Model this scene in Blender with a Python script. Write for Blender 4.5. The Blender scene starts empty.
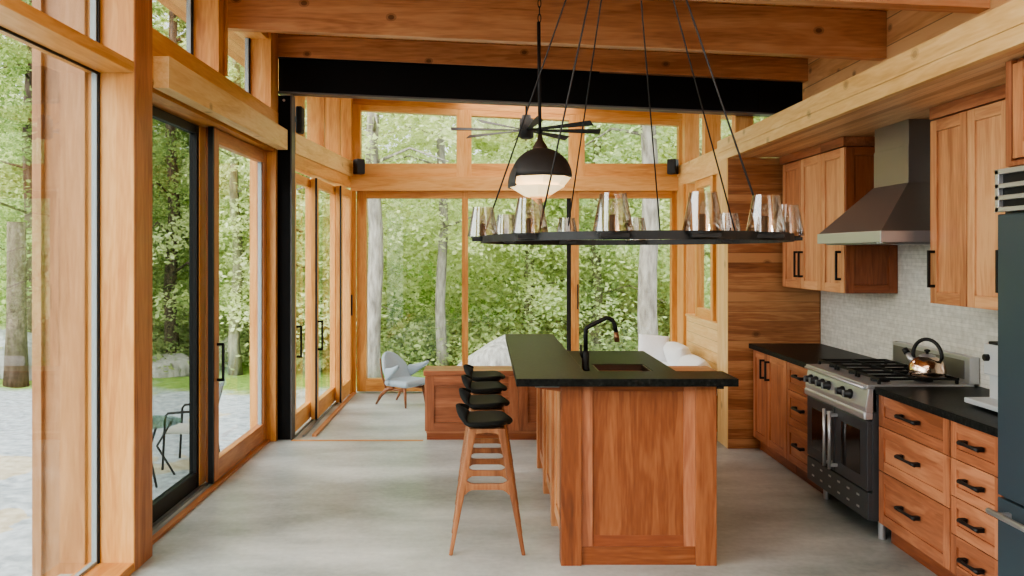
import bpy, bmesh, math, random
import numpy as np
from mathutils import Vector, Matrix, Euler
random.seed(7); rng = np.random.default_rng(7)
S = bpy.context.scene
COL = S.collection
F = 838.0            # focal length in pixels of a 1024 px wide frame
PI = math.pi

# ------------------------------------------------------------------ materials
def srgb(r, g, b):
    f = lambda c: (c/255/12.92) if c/255 <= .04045 else ((c/255+.055)/1.055)**2.4
    return (f(r), f(g), f(b), 1.0)

class NT:
    def __init__(s, name):
        s.m = bpy.data.materials.new(name); s.m.use_nodes = True
        s.t = s.m.node_tree; s.t.nodes.clear()
        s.out = s.n('ShaderNodeOutputMaterial')
    def n(s, typ, **kw):
        nd = s.t.nodes.new(typ)
        for k, v in kw.items():
            if hasattr(nd, k) and not k.startswith('i_'): setattr(nd, k, v)
        return nd
    def l(s, a, b): s.t.links.new(a, b)
    def math(s, op, a, b=None, c=None):
        nd = s.n('ShaderNodeMath', operation=op)
        for i, v in enumerate((a, b, c)):
            if v is None: continue
            if isinstance(v, (int, float)): nd.inputs[i].default_value = v
            else: s.l(v, nd.inputs[i])
        return nd.outputs[0]
    def mix(s, fac, a, b, mode='MIX'):
        nd = s.n('ShaderNodeMixRGB', blend_type=mode)
        for i, v in enumerate((fac, a, b)):
            if isinstance(v, (int, float)): nd.inputs[i].default_value = v
            elif isinstance(v, tuple): nd.inputs[i].default_value = v
            else: s.l(v, nd.inputs[i])
        return nd.outputs[0]
    def ramp(s, fac, stops):
        nd = s.n('ShaderNodeValToRGB'); el = nd.color_ramp.elements
        while len(el) < len(stops): el.new(.5)
        for e, (p, c) in zip(el, stops): e.position = p; e.color = c
        s.l(fac, nd.inputs[0]); return nd.outputs[0]
    def bsdf(s, col=None, rough=.5, metal=0., spec=.5, bump=None, bstr=.1, bdist=.01, coat=0):
        b = s.n('ShaderNodeBsdfPrincipled')
        if isinstance(col, tuple): b.inputs['Base Color'].default_value = col
        elif col is not None: s.l(col, b.inputs['Base Color'])
        if isinstance(rough, (int, float)): b.inputs['Roughness'].default_value = rough
        else: s.l(rough, b.inputs['Roughness'])
        b.inputs['Metallic'].default_value = metal
        b.inputs['Specular IOR Level'].default_value = spec
        b.inputs['Coat Weight'].default_value = coat
        if bump is not None:
            bp = s.n('ShaderNodeBump'); bp.inputs['Strength'].default_value = bstr; bp.inputs['Distance'].default_value = bdist
            s.l(bump, bp.inputs['Height']); s.l(bp.outputs[0], b.inputs['Normal'])
        s.l(b.outputs[0], s.out.inputs[0]); return b

def wood(name, dark, mid, light, axis='z', scale=1.0, rough=.42, knots=0.0, board=None, boardaxis=None, bvar=.35):
    """procedural timber: grain runs along axis; knots 0..1; board = board width along boardaxis"""
    t = NT(name)
    tc = t.n('ShaderNodeTexCoord'); oi = t.n('ShaderNodeObjectInfo')
    sep = t.n('ShaderNodeSeparateXYZ'); t.l(tc.outputs['Object'], sep.inputs[0])
    off = t.math('MULTIPLY', oi.outputs['Random'], 37.0)
    if board:
        bi = t.math('FLOOR', t.math('DIVIDE', sep.outputs['XYZ'.index(boardaxis.upper())], board))
        wn = t.n('ShaderNodeTexWhiteNoise', noise_dimensions='1D'); t.l(bi, wn.inputs['W'])
        off = t.math('ADD', off, t.math('MULTIPLY', wn.outputs['Value'], 53.0))
    comb = t.n('ShaderNodeCombineXYZ')
    for i, a in enumerate('xyz'):
        k = .10 if a == axis else 1.0
        t.l(t.math('ADD', t.math('MULTIPLY', sep.outputs[i], k*scale), off), comb.inputs[i])
    n1 = t.n('ShaderNodeTexNoise'); n1.inputs['Scale'].default_value = 9; n1.inputs['Detail'].default_value = 3
    n1.inputs['Distortion'].default_value = .9
    t.l(comb.outputs[0], n1.inputs['Vector'])
    n2 = t.n('ShaderNodeTexNoise'); n2.inputs['Scale'].default_value = 70; n2.inputs['Detail'].default_value = 2
    t.l(comb.outputs[0], n2.inputs['Vector'])
    rings = t.math('SINE', t.math('MULTIPLY', n1.outputs['Fac'], 46.0))
    g = t.math('ADD', t.math('MULTIPLY', t.math('SUBTRACT', n1.outputs['Fac'], .5), .95), t.math('MULTIPLY', rings, .045))
    g = t.math('ADD', g, t.math('MULTIPLY', t.math('SUBTRACT', n2.outputs['Fac'], .5), .42))
    g = t.math('ADD', g, .5)
    g = t.math('ADD', g, t.math('MULTIPLY', t.math('SUBTRACT', oi.outputs['Random'], .5), .30))
    if board:
        g = t.math('ADD', g, t.math('MULTIPLY', t.math('SUBTRACT', wn.outputs['Value'], .5), bvar))
    c = t.ramp(g, [(.22, dark), (.5, mid), (.78, light)])
    if knots:
        vo = t.n('ShaderNodeTexVoronoi', voronoi_dimensions='2D'); vo.inputs['Scale'].default_value = 2.1
        cm = t.n('ShaderNodeCombineXYZ'); ia = 'xyz'.index(axis); oth = [i for i in range(3) if i != ia]
        t.l(t.math('ADD', t.math('MULTIPLY', sep.outputs[ia], .75), off), cm.inputs[0])
        t.l(t.math('ADD', t.math('ADD', sep.outputs[oth[0]], sep.outputs[oth[1]]), off), cm.inputs[1])
        t.l(cm.outputs[0], vo.inputs['Vector'])
        k = t.math('LESS_THAN', vo.outputs['Distance'], .036)
        k2 = t.math('MULTIPLY', t.math('LESS_THAN', vo.outputs['Distance'], .062), .45)
        k = t.math('MULTIPLY', t.math('MAXIMUM', k, k2), knots)
        c = t.mix(k, c, srgb(84, 48, 24))
    if board:
        fr = t.math('FRACT', t.math('DIVIDE', sep.outputs['XYZ'.index(boardaxis.upper())], board))
        gap = t.math('LESS_THAN', fr, .035)
        c = t.mix(t.math('MULTIPLY', gap, .6), c, srgb(60, 34, 18))
    t.bsdf(c, rough, bump=g, bstr=.08, bdist=.004)
    return t.m

def simple(name, col, rough=.5, metal=0, spec=.5, noise=0.0, nscale=40, **kw):
    t = NT(name)
    if noise:
        tc = t.n('ShaderNodeTexCoord'); nz = t.n('ShaderNodeTexNoise'); nz.inputs['Scale'].default_value = nscale
        t.l(tc.outputs['Object'], nz.inputs['Vector'])
        c = t.mix(nz.outputs['Fac'], tuple(v*(1-noise) for v in col[:3])+(1,), tuple(min(1, v*(1+noise)) for v in col[:3])+(1,))
        t.bsdf(c, rough, metal, spec, bump=nz.outputs['Fac'], bstr=.06, bdist=.002, **kw)
    else: t.bsdf(col, rough, metal, spec, **kw)
    return t.m

M = {}
FIR = (srgb(184, 122, 66), srgb(210, 153, 88), srgb(226, 176, 114))
for a in 'xyz': M['fir_'+a] = wood('fir_'+a, *FIR, axis=a)
FIRD = (srgb(146, 90, 54), srgb(176, 118, 76), srgb(196, 142, 98))
for a in 'xyz': M['firdark_'+a] = wood('firdark_'+a, *FIRD, axis=a)
M['beam'] = wood('beam_fir', srgb(166, 112, 76), srgb(202, 148, 106), srgb(220, 172, 130), axis='x', scale=.8, knots=.8)
PALE = (srgb(204, 158, 98), srgb(225, 186, 126), srgb(238, 206, 152))
for a in 'xyz': M['pale_'+a] = wood('pale_'+a, *PALE, axis=a, knots=.45)
M['pale_board'] = wood('pale_board', *PALE, axis='y', board=.115, boardaxis='z', bvar=.15)
M['soffit'] = wood('soffit_board', srgb(186, 136, 92), srgb(214, 168, 122), srgb(230, 190, 146), axis='y', board=.05, boardaxis='x', bvar=.5)
M['roof'] = wood('roof_deck', srgb(182, 116, 64), srgb(204, 140, 82), srgb(220, 164, 104), axis='y', board=.14, boardaxis='x', bvar=.3)
M['rough'] = wood('rough_board', srgb(180, 130, 82), srgb(212, 162, 112), srgb(230, 188, 138), axis='y', scale=.7, knots=.6, board=.2, boardaxis='z', bvar=.3)
M['wing'] = wood('wing_board', srgb(128, 80, 50), srgb(168, 112, 72), srgb(202, 150, 104), axis='x', board=.085, boardaxis='z', bvar=.34, knots=.6)
CH = (srgb(130, 78, 52), srgb(168, 106, 74), srgb(196, 136, 100))
for a in 'xyz': M['ch_'+a] = wood('cherry_'+a, *CH, axis=a, rough=.36)
CHL = (srgb(164, 104, 70), srgb(198, 138, 96), srgb(220, 168, 122))
for a in 'xyz': M['chl_'+a] = wood('cherrylight_'+a, *CHL, axis=a, rough=.36)
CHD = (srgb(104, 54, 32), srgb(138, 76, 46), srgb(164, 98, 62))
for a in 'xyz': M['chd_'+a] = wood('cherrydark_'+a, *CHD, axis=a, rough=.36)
ISL = (srgb(100, 54, 30), srgb(140, 80, 46), srgb(170, 108, 68))
for a in 'xyz': M['isl_'+a] = wood('island_cherry_'+a, *ISL, axis=a, rough=.4)
M['walnut'] = wood('walnut_leg', srgb(112, 68, 42), srgb(150, 98, 64), srgb(176, 124, 86), axis='z', rough=.4)
M['cedar'] = wood('cedar_out', srgb(138, 96, 60), srgb(164, 120, 80), srgb(182, 140, 100), axis='z')  # wood tone for the boards that imitate the jamb's reflection
M['black'] = simple('black_metal', srgb(30, 30, 30), .55, .2)
M['charcoal'] = simple('charcoal_wall', srgb(70, 62, 56), .8)
M['steel_black'] = simple('black_steel', srgb(16, 16, 16), .7, 0, .2)
M['steel_edge'] = simple('steel_edge', srgb(92, 90, 88), .45, .5)
M['blackplastic'] = simple('black_plastic', srgb(16, 16, 17), .5)
M['seat'] = simple('black_leather', srgb(34, 35, 34), .55, 0, .08, noise=.15, nscale=120)
M['steel'] = simple('brushed_steel', srgb(196, 197, 200), .36, .75)
M['hoodsteel'] = simple('dark_brushed_steel', srgb(142, 138, 136), .38, .8)
M['rangeblack'] = simple('range_enamel', srgb(68, 72, 76), .3, .3)
M['ovenglass'] = simple('oven_glass', srgb(24, 20, 18), .08, 0, .8)
M['iron'] = simple('cast_iron', srgb(20, 20, 20), .55, .2)
M['fridge'] = simple('fridge_panel', srgb(62, 76, 84), .38, .25)
M['copper'] = simple('copper', srgb(232, 204, 182), .14, 1)
M['white'] = simple('white_fabric', srgb(238, 241, 244), .85, 0, .2, noise=.05, nscale=60)
M['greyfab'] = simple('grey_fabric', srgb(168, 184, 194), .85, 0, .2, noise=.08, nscale=90)
def creamm(name, col, st):
    t = NT(name); b = t.bsdf(srgb(255, 232, 190), .6); b.inputs['Emission Color'].default_value = col; b.inputs['Emission Strength'].default_value = st; return t.m
M['cream'] = creamm('lit_cream_shade', srgb(255, 226, 176), 1.25); M['amber'] = creamm('lit_amber_shade', srgb(255, 150, 62), 1.0)
M['alu'] = simple('grey_aluminium', srgb(150, 156, 158), .4, .7)
M['silver'] = simple('silver_plastic', srgb(196, 200, 202), .4, .2)
M['spacer'] = simple('grey_spacer', srgb(150, 160, 162), .5, .2)

def stone():
    t = NT('black_soapstone'); tc = t.n('ShaderNodeTexCoord')
    nz = t.n('ShaderNodeTexNoise'); nz.inputs['Scale'].default_value = 55; nz.inputs['Detail'].default_value = 6
    t.l(tc.outputs['Object'], nz.inputs['Vector'])
    c = t.ramp(nz.outputs['Fac'], [(.35, srgb(24, 25, 24)), (.62, srgb(40, 42, 40)), (.8, srgb(70, 70, 66))])
    t.bsdf(c, .34, 0, .05, bump=nz.outputs['Fac'], bstr=.02, bdist=.002); return t.m
M['stone'] = stone()

def concrete():
    t = NT('polished_concrete'); tc = t.n('ShaderNodeTexCoord')
    a = t.n('ShaderNodeTexNoise'); a.inputs['Scale'].default_value = 1.1; a.inputs['Detail'].default_value = 6; a.inputs['Roughness'].default_value = .6
    mp = t.n('ShaderNodeMapping'); mp.inputs['Scale'].default_value = (.55, 1.3, 1); t.l(tc.outputs['Object'], mp.inputs['Vector'])
    t.l(mp.outputs[0], a.inputs['Vector'])
    b = t.n('ShaderNodeTexNoise'); b.inputs['Scale'].default_value = 26; b.inputs['Detail'].default_value = 4; t.l(tc.outputs['Object'], b.inputs['Vector'])
    c = t.ramp(a.outputs['Fac'], [(.32, srgb(122, 134, 133)), (.5, srgb(172, 181, 180)), (.68, srgb(212, 218, 216))])
    c = t.mix(.16, c, t.ramp(b.outputs['Fac'], [(.3, srgb(140, 138, 128)), (.7, srgb(215, 213, 203))]))
    r = t.math('ADD', t.math('MULTIPLY', a.outputs['Fac'], .3), .22)
    t.bsdf(c, r, 0, .45, bump=b.outputs['Fac'], bstr=.02, bdist=.003); return t.m
M['concrete'] = concrete()

def tile():
    t = NT('stacked_stone_tile'); tc = t.n('ShaderNodeTexCoord')
    sp = t.n('ShaderNodeSeparateXYZ'); t.l(tc.outputs['Object'], sp.inputs[0])
    cb = t.n('ShaderNodeCombineXYZ'); t.l(sp.outputs[1], cb.inputs[0]); t.l(sp.outputs[2], cb.inputs[1])
    br = t.n('ShaderNodeTexBrick'); t.l(cb.outputs[0], br.inputs['Vector'])
    br.inputs['Color1'].default_value = srgb(222, 218, 206); br.inputs['Color2'].default_value = srgb(198, 195, 184); br.inputs['Mortar'].default_value = srgb(186, 183, 172)
    br.inputs['Scale'].default_value = 1; br.inputs['Brick Width'].default_value = .24; br.inputs['Row Height'].default_value = .026; br.inputs['Mortar Size'].default_value = .0022
    nz = t.n('ShaderNodeTexNoise'); nz.inputs['Scale'].default_value = 22; nz.inputs['Detail'].default_value = 5; t.l(tc.outputs['Object'], nz.inputs['Vector'])
    c = t.mix(.45, br.outputs['Color'], t.ramp(nz.outputs['Fac'], [(.3, srgb(176, 172, 160)), (.7, srgb(232, 230, 220))]))
    t.bsdf(c, .5, 0, .4, bump=t.math('SUBTRACT', nz.outputs['Fac'], br.outputs['Fac']), bstr=.3, bdist=.006); return t.m
M['tile'] = tile()

def pane(name, tint, refl, rough=0.0):
    t = NT(name)
    tr = t.n('ShaderNodeBsdfTransparent'); tr.inputs[0].default_value = tint
    gl = t.n('ShaderNodeBsdfGlossy'); gl.inputs['Roughness'].default_value = rough
    lw = t.n('ShaderNodeLayerWeight'); lw.inputs['Blend'].default_value = .35
    k = t.math('MULTIPLY_ADD', lw.outputs['Fresnel'], refl, refl*.12)
    k = t.math('MINIMUM', k, .8)
    mx = t.n('ShaderNodeMixShader'); t.l(k, mx.inputs[0]); t.l(tr.outputs[0], mx.inputs[1]); t.l(gl.outputs[0], mx.inputs[2])
    t.l(mx.outputs[0], t.out.inputs[0]); return t.m
M['glass'] = pane('window_glass', (.97, .985, .975, 1), .22)
M['screen'] = pane('insect_screen', (.62, .64, .62, 1), .10, .2)
M['smoke'] = pane('smoked_glass', (.82, .77, .70, 1), 1.3, .02)
M['tableglass'] = pane('table_glass', (.75, .88, .86, 1), .5)

def emis(name, col, st):
    t = NT(name); e = t.n('ShaderNodeEmission'); e.inputs[0].default_value = col; e.inputs[1].default_value = st
    t.l(e.outputs[0], t.out.inputs[0]); return t.m
M['bulb'] = emis('bulb_glow', srgb(255, 214, 160), 3.0)
M['bulboff'] = pane('clear_bulb', (.85, .85, .82, 1), .8, .02)

def leafmat(name, stops, trans=.45):
    t = NT(name); g = t.n('ShaderNodeNewGeometry'); tc = t.n('ShaderNodeTexCoord')
    nz = t.n('ShaderNodeTexNoise'); nz.inputs['Scale'].default_value = .55; nz.inputs['Detail'].default_value = 2; t.l(tc.outputs['Object'], nz.inputs['Vector'])
    v = t.math('ADD', t.math('MULTIPLY', g.outputs['Random Per Island'], .45), t.math('MULTIPLY', nz.outputs['Fac'], .6))
    c = t.ramp(v, stops)
    d = t.n('ShaderNodeBsdfDiffuse'); tl = t.n('ShaderNodeBsdfTranslucent'); t.l(c, d.inputs[0]); t.l(c, tl.inputs[0])
    mx = t.n('ShaderNodeMixShader'); mx.inputs[0].default_value = trans
    t.l(d.outputs[0], mx.inputs[1]); t.l(tl.outputs[0], mx.inputs[2]); t.l(mx.outputs[0], t.out.inputs[0]); return t.m
M['leaf'] = leafmat('leaf_bright', [(.2, srgb(184, 196, 136)), (.5, srgb(216, 225, 166)), (.85, srgb(240, 244, 206))], .5)  # haze among the trees mixed into these paler leaf colours
M['leaf2'] = leafmat('leaf_mid', [(.2, srgb(160, 180, 130)), (.5, srgb(196, 212, 156)), (.85, srgb(226, 234, 186))], .5)
M['leaf3'] = leafmat('leaf_deep', [(.2, srgb(116, 142, 86)), (.5, srgb(156, 178, 110)), (.85, srgb(198, 212, 146))], .45)
M['under'] = leafmat('leaf_under', [(.2, srgb(128, 148, 98)), (.5, srgb(166, 182, 124)), (.85, srgb(204, 208, 158))])

def bark(name, a, b):
    t = NT(name); tc = t.n('ShaderNodeTexCoord'); mp = t.n('ShaderNodeMapping'); mp.inputs['Scale'].default_value = (6, 6, 1.4)
    t.l(tc.outputs['Object'], mp.inputs['Vector']); nz = t.n('ShaderNodeTexNoise'); nz.inputs['Scale'].default_value = 2.5; nz.inputs['Detail'].default_value = 8
    t.l(mp.outputs[0], nz.inputs['Vector'])
    t.bsdf(t.ramp(nz.outputs['Fac'], [(.3, a), (.7, b)]), .9, 0, .2, bump=nz.outputs['Fac'], bstr=.6, bdist=.03); return t.m
M['bark'] = bark('grey_bark', srgb(112, 106, 98), srgb(172, 166, 156))
M['barkgreen'] = bark('mossy_bark', srgb(104, 104, 80), srgb(150, 148, 120))
M['barkdark'] = bark('dark_bark', srgb(70, 58, 50), srgb(120, 104, 94))
M['rock'] = bark('pale_rock', srgb(128, 125, 120), srgb(190, 187, 180))
M['rockdark'] = bark('grey_rock', srgb(120, 122, 120), srgb(176, 178, 176))

def ground():
    t = NT('outside_ground'); tc = t.n('ShaderNodeTexCoord'); sp = t.n('ShaderNodeSeparateXYZ'); t.l(tc.outputs['Object'], sp.inputs[0])
    nz = t.n('ShaderNodeTexNoise'); nz.inputs['Scale'].default_value = .7; nz.inputs['Detail'].default_value = 8; t.l(tc.outputs['Object'], nz.inputs['Vector'])
    n2 = t.n('ShaderNodeTexNoise'); n2.inputs['Scale'].default_value = 9; n2.inputs['Detail'].default_value = 8; t.l(tc.outputs['Object'], n2.inputs['Vector'])
    grav = t.ramp(n2.outputs['Fac'], [(.3, srgb(140, 146, 150)), (.7, srgb(196, 200, 203))])
    tan = t.ramp(n2.outputs['Fac'], [(.3, srgb(170, 156, 132)), (.7, srgb(206, 194, 172))])
    grav = t.mix(t.math('GREATER_THAN', nz.outputs['Fac'], .58), grav, tan)
    grass = t.ramp(n2.outputs['Fac'], [(.3, srgb(96, 124, 58)), (.6, srgb(140, 168, 86)), (.8, srgb(168, 170, 112))])
    d = t.math('ADD', sp.outputs[1], t.math('MULTIPLY', nz.outputs['Fac'], 5.0))
    mr = t.n('ShaderNodeMapRange'); mr.inputs[1].default_value = 17.0; mr.inputs[2].default_value = 18.2; t.l(d, mr.inputs[0])
    t.bsdf(t.mix(mr.outputs[0], grav, grass), .95, 0, .2, bump=n2.outputs['Fac'], bstr=.5, bdist=.05); return t.m
M['ground'] = ground()

# ------------------------------------------------------------------ mesh builder
class MB:
    def __init__(s): s.v = []; s.f = []; s.mi = []; s.sm = []
    def add(s, verts, faces, mi=0, smooth=False):
        o = len(s.v); s.v += [tuple(v) for v in verts]
        for f in faces: s.f.append([i+o for i in f]); s.mi.append(mi); s.sm.append(smooth)
        return s
    def box(s, x0, x1, y0, y1, z0, z1, mi=0):
        x0, x1 = sorted((x0, x1)); y0, y1 = sorted((y0, y1)); z0, z1 = sorted((z0, z1))
        v = [(x, y, z) for z in (z0, z1) for y in (y0, y1) for x in (x0, x1)]
        return s.add(v, [(0, 2, 3, 1), (4, 5, 7, 6), (0, 1, 5, 4), (2, 6, 7, 3), (0, 4, 6, 2), (1, 3, 7, 5)], mi)
    def hexa(s, v, mi=0):      # 8 verts ordered as in box
        return s.add(v, [(0, 2, 3, 1), (4, 5, 7, 6), (0, 1, 5, 4), (2, 6, 7, 3), (0, 4, 6, 2), (1, 3, 7, 5)], mi)
    def prism(s, poly, axis, a0, a1, mi=0, smooth=False):
        """poly: 2-D outline in the plane across axis; x:(y,z) y:(x,z) z:(x,y)"""
        def p(u, v, a): return (a, u, v) if axis == 'x' else ((u, a, v) if axis == 'y' else (u, v, a))
        n = len(poly); v = [p(*q, a0) for q in poly]+[p(*q, a1) for q in poly]
        fs = [list(range(n))[::-1], list(range(n, 2*n))]+[(i, (i+1) % n, n+(i+1) % n, n+i) for i in range(n)]
        return s.add(v, fs, mi, smooth)
    def tube(s, path, r, seg=10, mi=0, cap=True, closed=False, sx=1, smooth=True):
        P = [Vector(p) for p in path]; n = len(P); R = r if isinstance(r, (list, tuple)) else [r]*n
        up = None; rings = []
        for i in range(n):
            if closed: t = (P[(i+1) % n]-P[i-1])
            else: t = P[min(i+1, n-1)]-P[max(i-1, 0)]
            t.normalize()
            if up is None:
                up = Vector((0, 0, 1)) if abs(t.z) < .9 else Vector((1, 0, 0))
            a = t.cross(up)
            if a.length < 1e-6: a = t.cross(Vector((0, 1, 0)))
            a.normalize(); b = a.cross(t); b.normalize(); up = b
            rings.append([P[i]+a*math.cos(2*PI*k/seg)*R[i]*sx+b*math.sin(2*PI*k/seg)*R[i] for k in range(seg)])
        v = [q for rg in rings for q in rg]; fs = []
        for i in range(n if closed else n-1):
            j = (i+1) % n
            for k in range(seg):
                l = (k+1) % seg; fs.append((i*seg+k, i*seg+l, j*seg+l, j*seg+k))
        if cap and not closed: fs += [list(range(seg))[::-1], list(range((n-1)*seg, n*seg))]
        return s.add(v, fs, mi, smooth)
    def lathe(s, prof, c=(0, 0, 0), seg=28, mi=0, smooth=True, axis='z', closed=False):
        v = []; n = len(prof)
        for k in range(seg):
            a = 2*PI*k/seg
            for r, h in prof:
                q = (r*math.cos(a), r*math.sin(a), h)
                if axis == 'y': q = (q[0], q[2], q[1])
                if axis == 'x': q = (q[2], q[0], q[1])
                v.append((q[0]+c[0], q[1]+c[1], q[2]+c[2]))
        fs = []
        for k in range(seg):
            l = (k+1) % seg
            for i in range(n if closed else n-1):
                j = (i+1) % n; fs.append((k*n+i, l*n+i, l*n+j, k*n+j))
        return s.add(v, fs, mi, smooth)
    def cyl(s, c, r, h, axis='z', seg=20, mi=0, r2=None):
        r2 = r if r2 is None else r2
        return s.lathe([(0.0001, 0), (r, 0), (r2, h), (0.0001, h)], c, seg, mi, False, axis)
    def build(s, name, mat, parent=None, bevel=0.0, bseg=2, loc=None, subsurf=0, solid=0.0, fix=True):
        me = bpy.data.meshes.new(name)
        off = Vector((0, 0, 0))
        root = parent
        while root is not None and root.parent is not None: root = root.parent
        if root is not None: off = Vector(root.location)
        elif loc is not None: off = Vector(loc)
        me.from_pydata([tuple(Vector(v)-off) for v in s.v], [], s.f)
        mats = mat if isinstance(mat, (list, tuple)) else [mat]
        for m in mats: me.materials.append(m)
        me.polygons.foreach_set('material_index', s.mi); me.polygons.foreach_set('use_smooth', s.sm)
        if fix:
            bm = bmesh.new(); bm.from_mesh(me); bmesh.ops.remove_doubles(bm, verts=bm.verts, dist=1e-5)
            bmesh.ops.recalc_face_normals(bm, faces=bm.faces); bm.to_mesh(me); bm.free()
        me.update()
        o = bpy.data.objects.new(name, me); COL.objects.link(o)
        if parent is not None: o.parent = parent
        elif loc is not None: o.location = off
        if solid: md = o.modifiers.new('s', 'SOLIDIFY'); md.thickness = solid; md.offset = 0
        if bevel:
            md = o.modifiers.new('b', 'BEVEL'); md.width = bevel; md.segments = bseg; md.limit_method = 'ANGLE'; md.angle_limit = .6
        if subsurf: md = o.modifiers.new('ss', 'SUBSURF'); md.levels = subsurf; md.render_levels = subsurf
        return o

def tag(o, label=None, cat=None, group=None, kind=None):
    if label: o['label'] = label
    if cat: o['category'] = cat
    if group: o['group'] = group
    if kind: o['kind'] = kind
    return o
def thing(name, label, cat, loc=(0, 0, 0), group=None, rz=0, kind=None):
    o = bpy.data.objects.new(name, None); o.empty_display_size = .1; COL.objects.link(o)
    o.location = loc; o.rotation_euler = (0, 0, rz); return tag(o, label, cat, group, kind)
def struct(o, label, cat): return tag(o, label, cat, None, 'structure')
def copy_tree(o, parent=None):
    c = o.copy(); COL.objects.link(c); c.parent = parent
    for ch in list(o.children): copy_tree(ch, c)
    return c

def arc(c, r, a0, a1, n, plane='xz'):
    out = []
    for i in range(n+1):
        a = a0+(a1-a0)*i/n; u, v = r*math.cos(a), r*math.sin(a)
        out.append((c[0]+u, c[1], c[2]+v) if plane == 'xz' else ((c[0], c[1]+u, c[2]+v) if plane == 'yz' else (c[0]+u, c[1]+v, c[2])))
    return out

# ================================================================== SHELL
SL = -.0462
zc = lambda x: 3.685+SL*(x+1.9)              # underside of the sloping roof
def sloped_box(mb, x0, x1, y0, y1, d0, d1, mi=0):
    """box whose bottom/top follow the roof slope: z = zc(x)+d"""
    v = [(x, y, zc(x)+d) for d in (d0, d1) for y in (y0, y1) for x in (x0, x1)]
    return mb.hexa(v, mi)

struct(MB().box(-2.25, 3.1, -2.6, 10.3, -.9, 0).build('floor', M['concrete']), 'pale polished concrete floor running through kitchen and bay', 'floor')
struct(sloped_box(MB(), -2.62, 3.4, -2.6, 11.0, 0, .22).build('ceiling', M['roof']), 'sloping timber roof deck above the beams', 'ceiling')

# ground outside
def ground_mesh():
    nx, ny = 90, 90; xs = np.linspace(-45, 45, nx); ys = np.linspace(-12, 70, ny); v = []; f = []
    for y in ys:
        for x in xs:
            d = max(0, y-19-.10*abs(x)) ; z = -.76+.03*math.sin(x*1.3+y)+.2*d*min(1, d/8)
            if x < -9: z += .13*(-9-x)
            v.append((x, y, min(z, 9)))
    for j in range(ny-1):
        for i in range(nx-1): f.append((j*nx+i, j*nx+i+1, (j+1)*nx+i+1, (j+1)*nx+i))
    return MB().add(v, f, 0, True)
struct(ground_mesh().build('ground', M['ground'], fix=False), 'pale gravel terrace running into grass and a wooded slope', 'ground')

# ---- right side
wr = thing('wall_right', 'rough timber right wall with pale stacked tile behind the range', 'wall', (2.913, 2, 0), kind='structure')
MB().box(2.925, 3.1, -2.6, 7.9, 0, 3.46).build('wall_panel', M['rough'], wr)
MB().box(2.913, 2.925, 3.5, 7.27, .90, 2.52).build('tile_backsplash', M['tile'], wr)
ww = thing('wall_end', 'horizontal cedar board wing wall at the end of the kitchen run', 'wall', (2.1, 7.28, 0), kind='structure')
MB().box(2.112, 2.913, 7.28, 7.6, 0, 2.525).build('board_cladding', M['wing'], ww)
MB().box(2.108, 2.1119, 7.281, 7.6, 0, 2.525).build('end_board', M['pale_z'], ww)  # wing wall's end face in paler wood: window light painted into the colour
sf = thing('ceiling_soffit', 'dropped pale timber soffit over the kitchen counter', 'soffit', (2.1, 2, 2.525), kind='structure')
MB().box(2.108, 2.15, -2.6, 7.6, 2.525, 2.60, 0).box(2.104, 2.15, -2.6, 7.6, 2.601, 2.71, 0).build('fascia', M['pale_y'], sf, bevel=.002)
MB().box(2.15, 2.925, -2.6, 7.28, 2.527, 2.70).build('soffit_boards', M['soffit'], sf)

struct(MB().box(-2.25, 3.1, -2.75, -2.6, 0, 3.44).build('wall_back', M['charcoal']), 'plain dark wall behind the camera', 'wall')

# bay right wall (beyond the wing wall)
br = thing('wall_bay', 'pale board wall below the right bay window', 'wall', (2.33, 8.9, 0), kind='structure')
MB().box(2.33, 2.50, 7.6, 9.67, 0, .975).build('wall_panel', M['pale_board'], br)
MB().box(2.31, 2.50, 7.6, 9.67, .975, 1.0).build('sill', M['pale_y'], br, bevel=.002)
MB().box(2.33, 2.50, 9.67, 10.16, 0, 2.5, 0).box(2.30, 2.33, 9.72, 9.80, 0, 2.5, 0).build('corner_post', M['fir_z'], br, bevel=.003)
MB().box(2.33, 2.50, 7.6, 10.3, 2.5, 2.75).build('header', M['pale_y'], br, bevel=.003)
mbb = MB()
for y in (7.8, 8.88, 9.77): mbb.box(2.33, 2.5, y, y+.12, 2.75, zc(2.4))
mbb.box(2.33, 2.5, 7.6, 10.3, zc(2.4)-.10, zc(2.4))
mbb.build('stud', M['fir_z'], br, bevel=.003)
MB().box(2.49, 2.494, 7.6, 10.2, 2.75, 3.4).build('clerestory_glass', M['glass'], br)

def panel_x(mb, x0, x1, y0, y1, z0, z1, st, tr, brl, mi_s=0, mi_r=1):
    """framed panel lying in a plane x=const: stiles, top and bottom rail"""
    mb.box(x0, x1, y0, y0+st, z0, z1, mi_s).box(x0, x1, y1-st, y1, z0, z1, mi_s)
    mb.box(x0+.002, x1-.002, y0+st, y1-st, z1-tr, z1, mi_r).box(x0+.002, x1-.002, y0+st, y1-st, z0, z0+brl, mi_r); return mb
def panel_y(mb, y0, y1, x0, x1, z0, z1, st, tr, brl, mi_s=0, mi_r=1):
    mb.box(x0, x0+st, y0, y1, z0, z1, mi_s).box(x1-st, x1, y0, y1, z0, z1, mi_s)
    mb.box(x0+st, x1-st, y0+.002, y1-.002, z1-tr, z1, mi_r).box(x0+st, x1-st, y0+.002, y1-.002, z0, z0+brl, mi_r); return mb

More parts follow.
